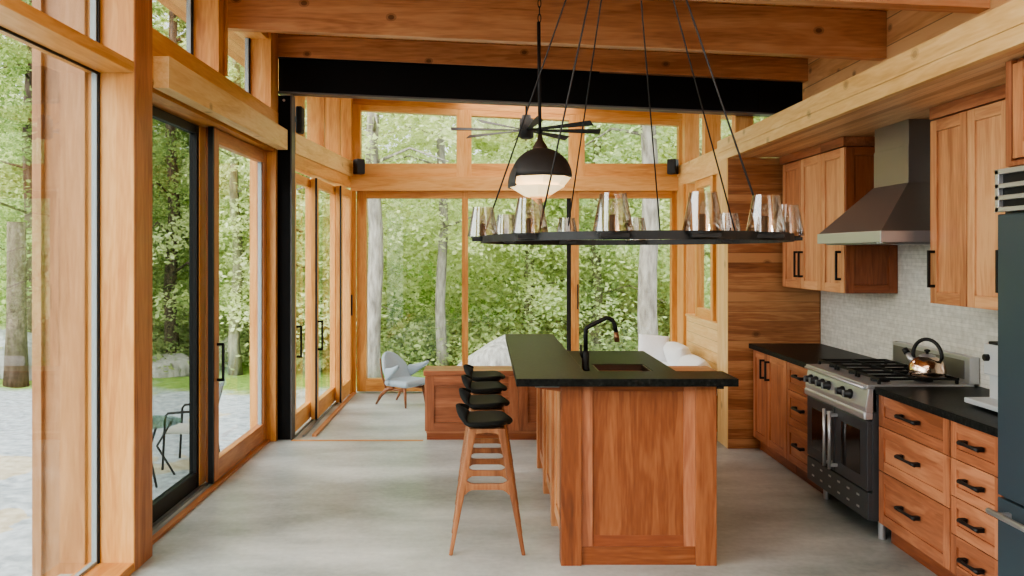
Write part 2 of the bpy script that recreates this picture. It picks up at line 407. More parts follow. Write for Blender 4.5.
for i, (y0, y1, xo) in enumerate(((8.62, 9.34, .03), (7.66, 8.60, 0.0))):
    w = thing('window_%d' % (1+i), ['far casement in the right bay wall above the white cushions', 'nearer fixed pane in the right bay wall beside the wing wall'][i], 'window', (2.36, y0, 1.0), kind='structure')
    panel_x(MB(), 2.37-xo, 2.45-xo, y0, y1, 1.0, 2.5, .085, .085, .10).build('frame', [M['fir_z'], M['fir_y']], w, bevel=.003)
    MB().box(2.41-xo, 2.414-xo, y0+.08, y1-.08, 1.09, 2.42).build('pane', M['glass'], w)

# far wall
YF = 10.16
def window_y(n, label, x0, x1, z0, z1l, z1r, st, tr, brl, y0=YF, y1=YF+.12, screen=False, sr=None):
    sr = sr or st
    w = thing('window_%d' % n, label, 'window', (x0, y0, z0), kind='structure')
    mb = MB(); mb.box(x0, x0+st, y0, y1, z0, min(z1l, z1r)-.0, 0).box(x1-sr, x1, y0, y1, z0, z1r, 0)
    mb.box(x0+st, x1-sr, y0+.003, y1, z0, z0+brl, 1)
    a, b = x0+st, x1-sr; k = (z1r-z1l)/(x1-x0); za = z1l+k*st; zb = z1r-k*sr
    mb.hexa([(a, y0+.003, za-tr), (b, y0+.003, zb-tr), (a, y1, za-tr), (b, y1, zb-tr), (a, y0+.003, za), (b, y0+.003, zb), (a, y1, za), (b, y1, zb)], 1)
    if z1l > z1r: mb.hexa([(x0, y0, z1r), (x0+st, y0, z1r), (x0, y1, z1r), (x0+st, y1, z1r), (x0, y0, z1l), (x0+st, y0, za), (x0, y1, z1l), (x0+st, y1, za)], 0)
    mb.build('frame', [M['fir_z'], M['fir_x']], w, bevel=.003)
    g = .012; ym = y0+.055
    gm = MB(); gm.hexa([(a-g, ym, z0+brl-g), (b+g, ym, z0+brl-g), (a-g, ym+.004, z0+brl-g), (b+g, ym+.004, z0+brl-g),
             (a-g, ym, za-tr+g), (b+g, ym, zb-tr+g), (a-g, ym+.004, za-tr+g), (b+g, ym+.004, zb-tr+g)])
    gm.build('pane', M['glass'], w)
    if screen:
        MB().box(x1-sr-.05, x1-sr, y0+.02, y0+.05, z0+brl, z1l-tr).build('screen_edge', M['black'], w)
        MB().box(x1+.028, x1+.04, y0-.012, y0, 1.02, 1.32).build('pull_plate', M['blackplastic'], w)
    return w
window_y(3, 'tall far window on the left behind the grey lounge chair', -1.555, -.243, 0.02, 2.45, 2.45, .115, .085, .15, sr=.037)
window_y(4, 'tall middle far window above the wooden bench', -.243, 1.09, 0.02, 2.45, 2.45, .037, .085, .15, screen=True, sr=.045)
window_y(5, 'tall right far window behind the black faucet', 1.09, 2.33, 0.02, 2.45, 2.45, .05, .085, .15, sr=.063)
zt = lambda x: 3.50-.0475*(x+1.515)
window_y(6, 'left clerestory window high in the far wall', -1.60, -.255, 2.62, zt(-1.6), zt(-.255), .09, .07, .165)
window_y(7, 'middle clerestory window behind the ceiling fan', -.255, 1.11, 2.62, zt(-.255), zt(1.11), .09, .07, .165)
window_y(8, 'right clerestory window high in the far wall', 1.11, 2.45, 2.62, zt(1.11), zt(2.45), .10, .07, .165)
struct(MB().box(-1.62, 2.33, YF-.06, YF+.12, 2.45, 2.62).build('trim_1', M['fir_x'], bevel=.003), 'horizontal fir header between far windows and clerestory', 'trim')
mbt = MB()
mbt.hexa([(-1.8, YF, zt(-1.8)), (2.5, YF, zt(2.5)), (-1.8, YF+.12, zt(-1.8)), (2.5, YF+.12, zt(2.5)), (-1.8, YF, zc(-1.8)), (2.5, YF, zc(2.5)), (-1.8, YF+.12, zc(-1.8)), (2.5, YF+.12, zc(2.5))])
struct(mbt.build('wall_far', M['fir_x']), 'strip of fir boarding above the far clerestory', 'wall')

# ---- left side, near kitchen
wl = thing('wall_left', 'fir post and beam frame of the left glass wall', 'wall', (-1.87, 4.5, 0), kind='structure')
MB().box(-2.12, -1.87, 4.465, 4.70, 0, zc(-1.9)).build('post', M['fir_z'], wl, bevel=.004)
MB().box(-1.885, -1.866, 4.47, 4.705, 0, zc(-1.9)).build('door_casing', M['firdark_z'], wl, bevel=.003)  # room side of the post, its shade put into darker wood
MB().box(-2.12, -1.87, -2.6, 4.465, 0, .05).build('sill', M['fir_y'], wl, bevel=.003)
MB().box(-2.12, -1.87, -2.6, 4.465, 2.66, 2.72).build('head', M['fir_y'], wl, bevel=.003)
mbf = MB()
mbf.box(-2.10, -1.87, 5.89, 6.03, 2.97, zc(-1.9)).box(-2.10, -1.87, 7.32, 7.58, 2.97, zc(-1.9)).box(-1.87, -1.85, 6.0, 6.03, 2.97, zc(-1.9))
mbf.build('stud', M['fir_z'], wl, bevel=.003)
MB().box(-2.12, -1.90, 4.70, 7.55, 2.618, 2.68).build('door_head', M['fir_y'], wl)
MB().box(-2.12, -1.87, 4.70, 7.59, 2.68, 2.97).build('upper_sill', M['fir_y'], wl, bevel=.004)
MB().box(-1.87, -1.78, 4.72, 7.56, 2.63, 2.81).build('valance', M['pale_y'], wl, bevel=.003)
MB().box(-2.12, -1.90, -2.6, 7.6, zc(-2)-.12, zc(-2)-.005).build('top_plate', M['fir_y'], wl)
MB().box(-2.12, -1.885, 7.55, 7.62, 0, 2.68).build('end_post', M['fir_z'], wl, bevel=.003)
MB().box(-2.37, -2.12, 4.44, 4.50, -.7, 3.5, 0).box(-2.385, -2.335, 4.41, 4.52, -.7, 3.5, 0).build('outer_fin', M['cedar'], wl, bevel=.003)  # added boards outside, standing in for the jamb mirrored in the glass

w = thing('window_9', 'large fixed window at the near left edge', 'window', (-2.07, 1, .05), kind='structure')
MB().box(-2.069, -2.065, -2.5, 4.455, .055, 2.655).build('pane', M['glass'], w)
MB().box(-2.085, -2.058, 4.44, 4.464, .05, 2.66, 0).box(-2.085, -2.058, -2.5, 4.44, .05, .066, 0).build('spacer', M['spacer'], w)
MB().box(-2.058, -2.05, 4.45, 4.465, .05, 2.66, 0).box(-2.058, -2.05, -2.5, 4.45, 2.648, 2.66, 0).build('gasket', M['blackplastic'], w)
for i, (y0, y1, z0, nm) in enumerate(((-2.5, 4.455, 2.725, 'near left clerestory pane above the large window'), (4.71, 5.88, 2.975, 'left clerestory pane above the open sliding door'), (6.04, 7.31, 2.975, 'left clerestory pane beside the black steel post'))):
    w = thing('window_%d' % (10+i), nm, 'window', (-2.07, y0, z0), kind='structure')
    MB().box(-2.069, -2.065, y0, y1, z0, 3.57).build('pane', M['glass'], w)
    MB().box(-2.085, -2.055, y1-.03, y1, z0, 3.57).build('spacer', M['spacer'], w)
    MB().box(-2.055, -2.045, y1-.018, y1, z0, 3.57).build('gasket', M['blackplastic'], w)

def pull(mb, x, y, z0, z1, out=1, w=.018):
    """D-shaped black pull on a plane x, standing out along +x*out"""
    mb.box(x, x+.05*out, y-w/2, y+w/2, z0, z0+.02).box(x, x+.05*out, y-w/2, y+w/2, z1-.02, z1).box(x+.035*out, x+.052*out, y-w/2, y+w/2, z0, z1)
    return mb
# near sliding doors
d = thing('door_1', 'black edged sliding screen panel behind the fir door on the left', 'door', (-2.08, 4.75, .0), kind='structure')
panel_x(MB(), -2.115, -2.06, 4.71, 6.035, .02, 2.615, .045, .06, .11).build('frame', M['blackplastic'], d, bevel=.003)
MB().box(-2.115, -2.055, 6.036, 6.22, .02, 2.615).build('stile', M['fir_z'], d, bevel=.003)
MB().box(-2.09, -2.086, 4.75, 6.0, .12, 2.57).build('screen_mesh', M['screen'], d)
d = thing('door_2', 'fir framed sliding glass door beside the black steel post', 'door', (-2.0, 6.1, 0), kind='structure')
panel_x(MB(), -2.03, -1.965, 6.09, 7.55, .03, 2.615, .105, .11, .15).build('frame', [M['firdark_z'], M['firdark_y']], d, bevel=.004)
MB().box(-2.0, -1.996, 6.18, 7.46, .17, 2.53).build('pane', M['glass'], d)
MB().box(-2.003, -1.967, 6.06, 6.088, .03, 2.615).build('gasket', M['blackplastic'], d)
MB().box(-2.012, -1.982, 7.425, 7.45, .18, 2.52).build('spacer', M['spacer'], d)
pull(MB(), -1.965, 6.15, .76, 1.04).build('handle', M['blackplastic'], d, bevel=.002)
struct(MB().box(-1.975, -1.935, 4.72, 7.55, .0, .022).build('trim_2', M['firdark_y'], bevel=.002), 'fir floor strip along the inside of the near sliding doors', 'trim')
struct(MB().box(-2.12, -2.095, 4.72, 7.55, 0, .018).box(-2.05, -2.035, 4.72, 7.55, 0, .018).box(-1.99, -1.975, 4.72, 7.55, 0, .018).build('trim_3', M['alu']), 'grey metal sliding door track in the floor', 'track')

# ---- left side, far bay: triple sliding doors
wb = thing('wall_bay_left', 'fir header and studs above the far triple sliding door', 'wall', (-1.6, 8.8, 2.45), kind='structure')
def skew(z0, z1, e): return MB().hexa([(x, y, z) for z in (z0, z1) for y, xr in ((7.745, -1.749), (YF+.05, -1.60)) for x in (-1.83, xr-e)])
skew(2.62, 2.81, 0).build('header', M['pale_y'], wb, bevel=.003)
skew(2.49, 2.62, .012).build('head_trim', M['fir_y'], wb, bevel=.003)
mbs = MB()
XR = lambda y: -1.757+(y-7.62)*.0616
for y in (8.0, 8.78, 9.49): mbs.box(XR(y)-.18, XR(y)-.002, y, y+.05, 2.812, zc(-1.7)); mbs.box(XR(y)-.03, XR(y)-.004, y+.052, y+.085, 2.812, zc(-1.7))
mbs.box(-1.80, -1.60, 10.02, YF+.1, 2.812, zc(-1.7))
mbs.build('stud', M['fir_z'], wb, bevel=.002)
MB().box(-1.825, -1.821, 7.75, 10.1, 2.812, 3.6).build('clerestory_glass', M['glass'], wb)
MB().box(-1.82, -1.56, 10.10, YF, 0, 2.45).build('corner_post', M['fir_z'], wb, bevel=.003)
for i, (y0, y1, x) in enumerate(((7.74, 8.60, -1.795), (8.40, 9.52, -1.715), (9.35, 10.10, -1.635))):
    d = thing('door_%d' % (3+i), ['nearest panel of the far left triple sliding door', 'middle panel of the far left triple sliding door', 'farthest panel of the far left triple sliding door'][i], 'door', (x, y0, 0), kind='structure')
    panel_x(MB(), x-.03, x+.03, y0, y1, .03, 2.45, .095, .09, .16).build('frame', [M['fir_z'], M['fir_y']], d, bevel=.003)
    MB().box(x-.002, x+.002, y0+.09, y1-.09, .18, 2.37).build('pane', M['glass'], d)
    if i: MB().box(x+.016, x+.034, y0-.018, y0-.001, .03, 2.45).build('gasket', M['black'], d)
    if i < 2: pull(MB(), x+.03, y0+.05+(.06 if i == 0 else 0), .72, 1.02).build('handle', M['blackplastic'], d, bevel=.002)
    else: MB().box(x+.03, x+.045, y1-.07, y1-.04, .95, 1.2).build('handle', M['blackplastic'], d, bevel=.002)
struct(MB().box(-1.60, -1.56, 7.75, 10.1, 0, .025).build('trim_4', M['firdark_y'], bevel=.002), 'fir floor strip along the far sliding doors', 'trim')
struct(MB().box(-1.76, -1.745, 7.75, 10.1, 0, .018).box(-1.69, -1.67, 7.75, 10.1, 0, .018).build('trim_5', M['alu']), 'grey metal track of the far sliding doors', 'track')
struct(MB().box(-1.75, -.56, 7.575, 7.615, 0, .004).build('trim_6', M['fir_x']), 'thin fir threshold strip where the bay floor begins', 'trim')

# ---- black steel frame and timber beams
sb = thing('steel_beam', 'black steel I-beam spanning the room below the timber', 'beam', (.5, 7.66, 3.2))
def sbx(x0, x1, y0, y1, z0, z1, mb):
    k = -.0445; zz = lambda x, z: z+k*(x+1.9)
    return mb.hexa([(x, y, zz(x, z)) for z in (z0, z1) for y in (y0, y1) for x in (x0, x1)])
sbx(-1.885, 2.9, 7.655, 7.67, 3.17, 3.475, MB()).build('web', M['steel_black'], sb)
sbx(-1.885, 2.9, 7.594, 7.73, 3.155, 3.170, MB()).build('bottom_flange', M['steel_edge'], sb)
sbx(-1.885, 2.9, 7.594, 7.73, 3.475, 3.490, MB()).build('top_flange', M['steel_black'], sb)
sp = thing('steel_post', 'black steel post standing at the left between the sliding doors', 'post', (-1.83, 7.66, 0))
MB().box(-1.885, -1.755, 7.66, 7.675, 0, 3.14).build('web', M['steel_black'], sp)
MB().box(-1.765, -1.752, 7.60, 7.735, 0, 3.14).build('flange', M['steel_edge'], sp)
MB().box(-1.898, -1.886, 7.60, 7.735, 0, 3.14).build('flange', M['steel_black'], sp)
MB().box(-1.882, -1.77, 7.632, 7.648, .0, 3.05).build('cover_plate', M['steel_black'], sp)
MB().cyl((-1.83, 7.632, 3.09), .012, -.012, 'y', 12).build('bolt', M['steel'], sp)

k0 = lambda d: d
for i, (y0, th, d0, lab) in enumerate(((7.585, .15, -.205, 'fir beam resting on the black steel beam'), (6.1, .09, -.345, 'knotty fir ceiling beam in front of the steel beam'), (4.85, .12, -.345, 'knotty fir ceiling beam cut by the top edge of the photo'))):
    mb = sloped_box(MB(), -1.9, 2.925, y0, y0+th, d0, -.002)
    tag(mb.build('ceiling_beam', M['beam'], bevel=.004, loc=(.5, y0, 3.4)), lab, 'beam', 'fir ceiling beams')

# ---- small black speakers
for i, (x, y, z, lab, rz) in enumerate(((-1.70, 7.80, 2.955, 'small black speaker high beside the black steel post', 0), (-1.5, 10.0, 2.74, 'small black speaker in the far left corner above the header', .6), (2.24, 10.0, 2.74, 'small black speaker in the far right corner above the header', -.6))):
    t = thing('wall_speaker', lab, 'speaker', (x, y, z), 'small black wall speakers')
    if i == 0: MB().box(x-.06, x+.0, y-.03, y+.09, z-.14, z+.11).build('cabinet', M['blackplastic'], t, bevel=.015)
    else: MB().box(x-.055, x+.055, y-.05, y+.06, z-.10, z+.08).build('cabinet', M['blackplastic'], t, bevel=.012)
    if i == 0: MB().box(x+.001, x+.004, y-.02, y+.08, z-.12, z+.09).build('grille', M['black'], t)
    else: MB().box(x-.045, x+.045, y-.055, y-.051, z-.09, z+.07).build('grille', M['black'], t)
    MB().box(x-.1 if i == 0 else x-.02, x-.06 if i == 0 else x+.02, y+.02 if i == 0 else y+.06, y+.05 if i == 0 else y+.11, z-.03, z+.02).build('bracket', M['black'], t)
    if i: t.rotation_euler = (0, 0, rz)

# ================================================================== KITCHEN RIGHT
XF = 2.31      # face plane of base cabinets
def front_x(mb, xf, y0, y1, z0, z1, fr=.06, t=.022, drop=.010):
    """shaker front facing -x: mi0 stiles(z grain) mi1 rails(y grain) mi2 panel"""
    mb.box(xf, xf+t, y0, y0+fr, z0, z1, 0).box(xf, xf+t, y1-fr, y1, z0, z1, 0)
    mb.box(xf+.0008, xf+t, y0+fr, y1-fr, z1-fr, z1, 1).box(xf+.0008, xf+t, y0+fr, y1-fr, z0, z0+fr, 1)
    mb.box(xf+drop, xf+t, y0+fr, y1-fr, z0+fr, z1-fr, 2); return mb
def front_y(mb, yf, x0, x1, z0, z1, fr=.06, t=.022, drop=.012, frb=None):
    frb = frb or fr
    mb.box(x0, x0+fr, yf, yf+t, z0, z1, 0).box(x1-fr, x1, yf, yf+t, z0, z1, 0)
    mb.box(x0+fr, x1-fr, yf+.0008, yf+t, z1-fr, z1, 1).box(x0+fr, x1-fr, yf+.0008, yf+t, z0, z0+frb, 1)
    mb.box(x0+fr, x1-fr, yf+drop, yf+t, z0+frb, z1-fr, 2); return mb
def hpull(xf, yc, z, L=.16):
    mb = MB(); a, b = yc-L/2, yc+L/2
    for y in (a+.012, b-.012): mb.box(xf-.032, xf, y-.012, y+.012, z-.010, z+.010)
    mb.tube([(xf-.030, a, z-.002), (xf-.034, a+.03, z), (xf-.036, yc, z), (xf-.034, b-.03, z), (xf-.030, b, z-.002)], [.011, .010, .0075, .010, .011], 8)
    return mb
def vpull(xf, y, z0, z1):
    return MB().box(xf-.038, xf, y-.008, y+.008, z0, z0+.016).box(xf-.038, xf, y-.008, y+.008, z1-.016, z1).box(xf-.040, xf-.026, y-.008, y+.008, z0, z1)
CHF = [M['ch_z'], M['ch_y'], M['ch_y']]
CHFV = [M['ch_z'], M['ch_y'], M['ch_z']]
CHU = [M['chl_z'], M['chl_y'], M['chl_z']]
TK = .12; CT = .875
def base_unit(name, label, y0, y1, group):
    t = thing(name, label, 'cabinet', (XF, (y0+y1)/2, 0), group)
    MB().box(XF+.024, 2.91, y0, y1, TK, CT).build('carcass', M['ch_y'], t)
    MB().box(XF+.075, XF+.1, y0, y1, 0, TK).build('toe_kick', M['chd_y'], t)
    return t
G = 'base cabinets under the black counter'
t = base_unit('base_cabinet', 'two-door cherry base cabinet in the corner by the wing wall', 6.42, 7.27, G)
for a, b, hy in ((6.87, 7.22, 6.93), (6.425, 6.866, 6.81)):
    d = front_x(MB(), XF, a, b, TK, CT-.004).build('door', CHFV, t, bevel=.0015)
    vpull(XF, hy, .66, .82).build('handle', M['blackplastic'], d, bevel=.002)
t = base_unit('drawer_cabinet', 'cherry three-drawer cabinet left of the range', 5.87, 6.415, G)
for z0, z1 in ((.665, CT-.004), (.40, .661), (TK, .396)):
    d = front_x(MB(), XF, 5.875, 6.412, z0, z1, .055).build('drawer', CHF, t, bevel=.0015)
    hpull(XF, 6.14, (z0+z1)/2+.02, .17).build('handle', M['blackplastic'], d)
t = base_unit('drawer_cabinet', 'wide cherry three-drawer cabinet right of the range', 4.165, 4.92, G)
for z0, z1 in ((.69, CT-.004), (.43, .686), (TK, .426)):
    d = front_x(MB(), XF, 4.168, 4.917, z0, z1, .06).build('drawer', CHF, t, bevel=.0015)
    hpull(XF, 4.55, (z0+z1)/2+.015, .20).build('handle', M['blackplastic'], d)
t = base_unit('drawer_cabinet', 'narrow cherry four-drawer cabinet beside the refrigerator', 3.62, 4.16, G)
for z0, z1 in ((.69, CT-.004), (.503, .686), (.315, .499), (TK, .311)):
    d = front_x(MB(), XF, 3.75, 4.157, z0, z1, .05).build('drawer', CHF, t, bevel=.0015)
    hpull(XF, 3.955, (z0+z1)/2+.008, .16).build('handle', M['blackplastic'], d)
tag(MB().box(2.29, 2.912, 5.868, 7.278, CT, .915).build('countertop', M['stone'], bevel=.003, loc=(2.6, 6.5, CT)), 'black stone countertop between the range and the wing wall', 'countertop')
tag(MB().box(2.29, 2.912, 3.62, 4.922, CT, .915).build('countertop', M['stone'], bevel=.003, loc=(2.6, 4.2, CT)), 'black stone countertop between the range and the refrigerator', 'countertop')

# upper cabinets
XU = 2.54; G = 'cherry wall cabinets'
def upper(name, label, y0, y1, doors, z0=1.415, z1=2.45):
    t = thing(name, label, 'cabinet', (XU, (y0+y1)/2, z0), G)
    MB().box(XU+.024, 2.912, y0, y1, z0, z1).build('carcass', M['ch_z'], t)
    MB().box(XU-.004, 2.912, y0, y1, z1+.008, 2.525).build('crown', M['ch_y'], t, bevel=.002)
    for a, b, hy in doors:
        d = front_x(MB(), XU, a+.002, b-.002, z0, z1, .065).build('door', CHU, t, bevel=.0015)
        vpull(XU, hy, z0+.09, z0+.30).build('handle', M['blackplastic'], d, bevel=.002)
    return t
upper('wall_cabinet', 'cherry double wall cabinet next to the wing wall', 6.335, 7.22, ((6.745, 7.15, 6.79), (6.337, 6.743, 6.70)))
u = upper('wall_cabinet', 'cherry single wall cabinet just left of the range hood', 5.93, 6.333, ((5.93, 6.333, 5.985),))
front_y(MB(), 5.908, 2.545, 2.91, 1.415, 2.45, .06).build('side_panel', [M['chd_z'], M['chd_x'], M['chd_z']], u, bevel=.0015)
upper('wall_cabinet', 'cherry double wall cabinet between the hood and the refrigerator', 3.70, 4.783, ((4.42, 4.783, 4.735), (4.06, 4.416, 4.10)))
t = thing('wall_cabinet', 'cherry cabinet above the refrigerator grille', 'cabinet', (2.24, 3.1, 2.1), G)
MB().box(2.262, 2.912, 2.64, 3.60, 2.09, 2.52).build('carcass', M['ch_z'], t)
MB().box(2.235, 2.262, 3.56, 3.60, 2.07, 2.52).box(2.235, 2.262, 2.64, 3.56, 2.07, 2.09).build('face_frame', M['ch_z'], t, bevel=.002)
d = front_x(MB(), 2.235, 3.11, 3.55, 2.10, 2.50, .065).build('door', CHU, t, bevel=.0015)
d = front_x(MB(), 2.235, 2.66, 3.106, 2.10, 2.50, .065).build('door', CHU, t, bevel=.0015)

# refrigerator
t = thing('refrigerator', 'built-in blue-grey steel refrigerator cut by the right edge', 'refrigerator', (2.2, 3.1, 0))
MB().box(2.235, 2.912, 2.65, 3.60, .0, 2.06).build('body', M['rangeblack'], t)
MB().box(2.20, 2.235, 2.66, 3.598, .665, 1.865).build('door', M['fridge'], t, bevel=.004)
fd = MB().box(2.20, 2.235, 2.66, 3.598, .10, .655).build('freezer_drawer', M['fridge'], t, bevel=.004)
MB().tube([(2.15, 2.7, .60), (2.15, 3.58, .60)], .013, 12).box(2.15, 2.2, 3.50, 3.52, .59, .61).box(2.15, 2.2, 2.75, 2.77, .59, .61).build('handle', M['steel'], fd)
g = MB().box(2.21, 2.235, 2.66, 3.598, 1.88, 2.05, 1)
for z in (1.875, 1.925, 1.975, 2.035): g.box(2.19, 2.215, 2.66, 3.60, z, z+.02, 0)
g.box(2.19, 2.215, 3.575, 3.60, 1.875, 2.055, 0)
g.build('grille', [M['steel'], M['iron']], t, bevel=.002)
MB().tube([(2.15, 2.72, .85), (2.15, 2.72, 1.7)], .013, 12).box(2.15, 2.2, 2.71, 2.73, .9, .92).box(2.15, 2.2, 2.71, 2.73, 1.62, 1.64).build('handle', M['steel'], t)

# range
RY0, RY1 = 4.93, 5.86; RX = .045
t = thing('range', 'dark French-door gas range between the cherry cabinets', 'stove', (2.2, 5.395, 0))
MB().box(2.2800, 2.88, RY0, RY1, .12, .90).build('body', M['rangeblack'], t, bevel=.003)
MB().box(2.2450, 2.88, RY0-.004, RY1+.004, .90, .925).build('cooktop', M['steel'], t, bevel=.004)
cp = MB().prism([(2.2400, .79), (2.2600, .905), (2.2800, .915), (2.3050, .915), (2.3050, .76), (2.2400, .76)], 'y', RY0, RY1)
cp = cp.build('control_panel', M['steel'], t, bevel=.003)
MB().box(2.2300, 2.2900, RY0, RY1, .715, .762).build('bullnose', M['steel'], t, bevel=.012, bseg=3)
MB().tube([(2.2350, RY0+.02, .905), (2.2350, RY1-.02, .905)], .010, 10).build('rail', M['steel'], t)
for y in (5.80, 5.71, 5.60, 5.50, 5.29, 5.18):
    k = MB().lathe([(.0001, -.042), (.021, -.040), (.024, -.012), (.030, -.008), (.030, .004), (.0001, .004)], (2.2450, y-.03, .835), 18, 0, True, 'x').build('knob', M['blackplastic'], t)
    MB().box(2.1950, 2.2050, y-.036, y-.024, .815, .855).build('pointer', M['alu'], k)
for y0, y1, hy, lab in ((RY0+.006, 5.391, 5.354, 0), (5.399, RY1-.006, 5.436, 1)):
    d = MB().box(2.2500, 2.2850, y0, y1, .295, .708).build('oven_door', M['rangeblack'], t, bevel=.006)
    a, b = (y0+.09, y1-.10) if lab == 0 else (y0+.10, y1-.09)
    MB().box(2.2475, 2.2510, a, b, .37, .64).build('window', M['ovenglass'], d, bevel=.003)
    hx = 2.2000
    MB().tube([(hx, hy, .32), (hx, hy, .69)], .011, 12).box(hx, 2.2550, hy-.008, hy+.008, .335, .355).box(hx, 2.2550, hy-.008, hy+.008, .655, .675).build('handle', M['steel'], d)
kp = MB().box(2.2520, 2.2850, RY0, RY1, .125, .287).build('kick_panel', M['rangeblack'], t, bevel=.006)
for r, z in enumerate((.245, .175)):
    for i in range(6):
        y = RY0+.11+i*.138
        MB().box(2.2490, 2.2525, y, y+.035, z-.006, z+.006).build('slot', M['steel'], kp)
for x, y in ((2.3650, 4.99), (2.3650, 5.80), (2.8, 4.99), (2.8, 5.80)):
    MB().cyl((x, y, 0), .022, .125, 'z', 14).build('leg', M['steel'], t)
for i, yc in enumerate((5.09, 5.395, 5.70)):
    g = MB()
    for dy in (-.14, 0, .14): g.box(2.325, 2.80, yc+dy-.006, yc+dy+.006, .948, .962)
    for x in (2.33, 2.555, 2.79): g.box(x-.006, x+.006, yc-.14, yc+.14, .948, .962)
    for x in (2.33, 2.79):
        for dy in (-.135, .135): g.box(x-.008, x+.008, yc+dy-.008, yc+dy+.008, .925, .95)
    g.build('grate', M['iron'], t, bevel=.002)
    for x in (2.40, 2.66):
        MB().cyl((x, yc, .925), .055, .012, 'z', 18).cyl((x, yc, .937), .035, .008, 'z', 16).build('burner', M['iron'], t)
bg = MB().box(2.85, 2.908, RY0-.004, RY1+.004, .925, 1.085, 0).build('back_guard', M['steel'], t, bevel=.004)
MB().box(2.845, 2.8502, RY0+.05, RY1-.02, .95, 1.06).build('guard_panel', M['hoodsteel'], bg)

# hood
t = thing('range_hood', 'dark stainless pyramid range hood above the stove', 'range hood', (2.6, 5.395, 1.76))
h0 = [(2.33, 4.93), (2.912, 4.93), (2.33, 5.86), (2.912, 5.86)]
h1 = [(2.608, 5.165), (2.912, 5.165), (2.608, 5.628), (2.912, 5.628)]
MB().hexa([(x, y, 1.83) for x, y in h0]+[(x, y, 2.135) for x, y in h1]).build('canopy', M['hoodsteel'], t, bevel=.002)
MB().box(2.325, 2.912, 4.925, 5.865, 1.764, 1.832).build('lip', M['steel'], t, bevel=.003)
MB().box(2.61, 2.912, 5.167, 5.626, 2.12, 2.37, 0).box(2.614, 2.912, 5.171, 5.622, 2.37, 2.527, 0).build('chimney', M['hoodsteel'], t, bevel=.002)
MB().box(2.37, 2.87, 4.97, 5.82, 1.755, 1.766).build('filter', M['alu'], t)
for y in (4.96, 5.0): MB().cyl((2.345, y, 1.758), .008, .008, 'z', 10).build('button', M['white'], t)

# kettle
kx, ky, kz = 2.665, 5.05, .962
t = thing('kettle', 'shiny copper and steel kettle with black arched handle on the range', 'kettle', (kx, ky, kz))
MB().lathe([(.0001, 0), (.092, 0), (.102, .012), (.104, .03), (.098, .065), (.080, .095), (.052, .112), (.046, .115)], (kx, ky, kz), 36).build('body', M['copper'], t)
l = MB().lathe([(.048, .115), (.044, .122), (.020, .130), (.0001, .131)], (kx, ky, kz), 28).build('lid', M['steel'], t)
MB().lathe([(.0001, .130), (.008, .130), (.008, .140), (.017, .145), (.017, .155), (.0001, .160)], (kx, ky, kz), 18).build('knob', M['blackplastic'], l)
dv = Vector((-.45, .89, 0)).normalized()
P = [Vector((kx, ky, kz))+dv*(.094*math.cos(a))+Vector((0, 0, .118+.100*math.sin(a))) for a in [PI*i/18 for i in range(19)]]
P = [Vector((kx, ky, kz))+dv*.082+Vector((0, 0, .085))]+P+[Vector((kx, ky, kz))-dv*.082+Vector((0, 0, .085))]
MB().tube(P, [.007]+[.011]*19+[.007], 12).build('handle', M['blackplastic'], t)
s = Vector((kx, ky, kz))+dv*.075+Vector((0, 0, .07))
sp_ = MB().tube([s, s+dv*.04+Vector((0, 0, .025)), s+dv*.062+Vector((0, 0, .055))], [.026, .018, .013], 14).build('spout', M['steel'], t)
MB().tube([s+dv*.058+Vector((0, 0, .050)), s+dv*.078+Vector((0, 0, .075))], .018, 12).build('whistle', M['blackplastic'], sp_)

# espresso machine
t = thing('espresso_machine', 'silver espresso machine standing by the refrigerator', 'coffee machine', (2.65, 4.1, .915))
MB().box(2.605, 2.88, 3.94, 4.33, .93, 1.10, 0).box(2.60, 2.88, 3.94, 4.30, 1.10, 1.12, 0).build('body', M['silver'], t, bevel=.006)
MB().box(2.575, 2.88, 3.94, 4.33, 1.075, 1.235).build('head', M['silver'], t, bevel=.008)
MB().box(2.57, 2.88, 3.96, 4.28, 1.236, 1.25).build('cup_rail', M['blackplastic'], t, bevel=.004)
MB().box(2.48, 2.80, 3.90, 4.34, .928, .955).build('drip_tray', M['silver'], t, bevel=.005)
MB().cyl((2.575, 4.29, 1.165), .018, -.02, 'x', 16).build('knob', M['blackplastic'], t)
for x, y in ((2.52, 3.94), (2.52, 4.23), (2.84, 3.94), (2.84, 4.23)): MB().cyl((x, y, .915), .014, .014, 'z', 10).build('foot', M['blackplastic'], t)

# ================================================================== ISLAND
IX0, IX1, IY0, IY1 = .413, 1.259, 4.55, 6.80
t = thing('kitchen_island', 'cherry kitchen island with panelled end and posts', 'island', (.84, 5.6, 0))
MB().box(.455, 1.235, 4.60, IY1, .0, .872, 0).box(.455, .60, 4.60, IY1, .872, .985, 0).box(.455, 1.235, 4.60, 4.73, .872, .985, 0).build('carcass', M['isl_z'], t)
for x0, x1 in ((IX0, IX0+.112), (IX1-.112, IX1)):
    MB().box(x0, x1, IY0, IY0+.10, 0, .985).build('post', M['isl_z'], t, bevel=.003)
ep = MB(); y0, y1 = IY0+.018, IY0+.05
xa, xb = IX0+.112, IX1-.112
ep.box(xa, xa+.062, y0, y1, .10, .985, 0).box(xb-.062, xb, y0, y1, .10, .985, 0)
ep.box(xa, xb, y0-.001, y1, 0, .10, 1).box(xa+.062, xb-.062, y0+.002, y1, .945, .985, 1)
ep.box(xa+.062, xb-.062, y0+.012, y1, .10, .945, 2)
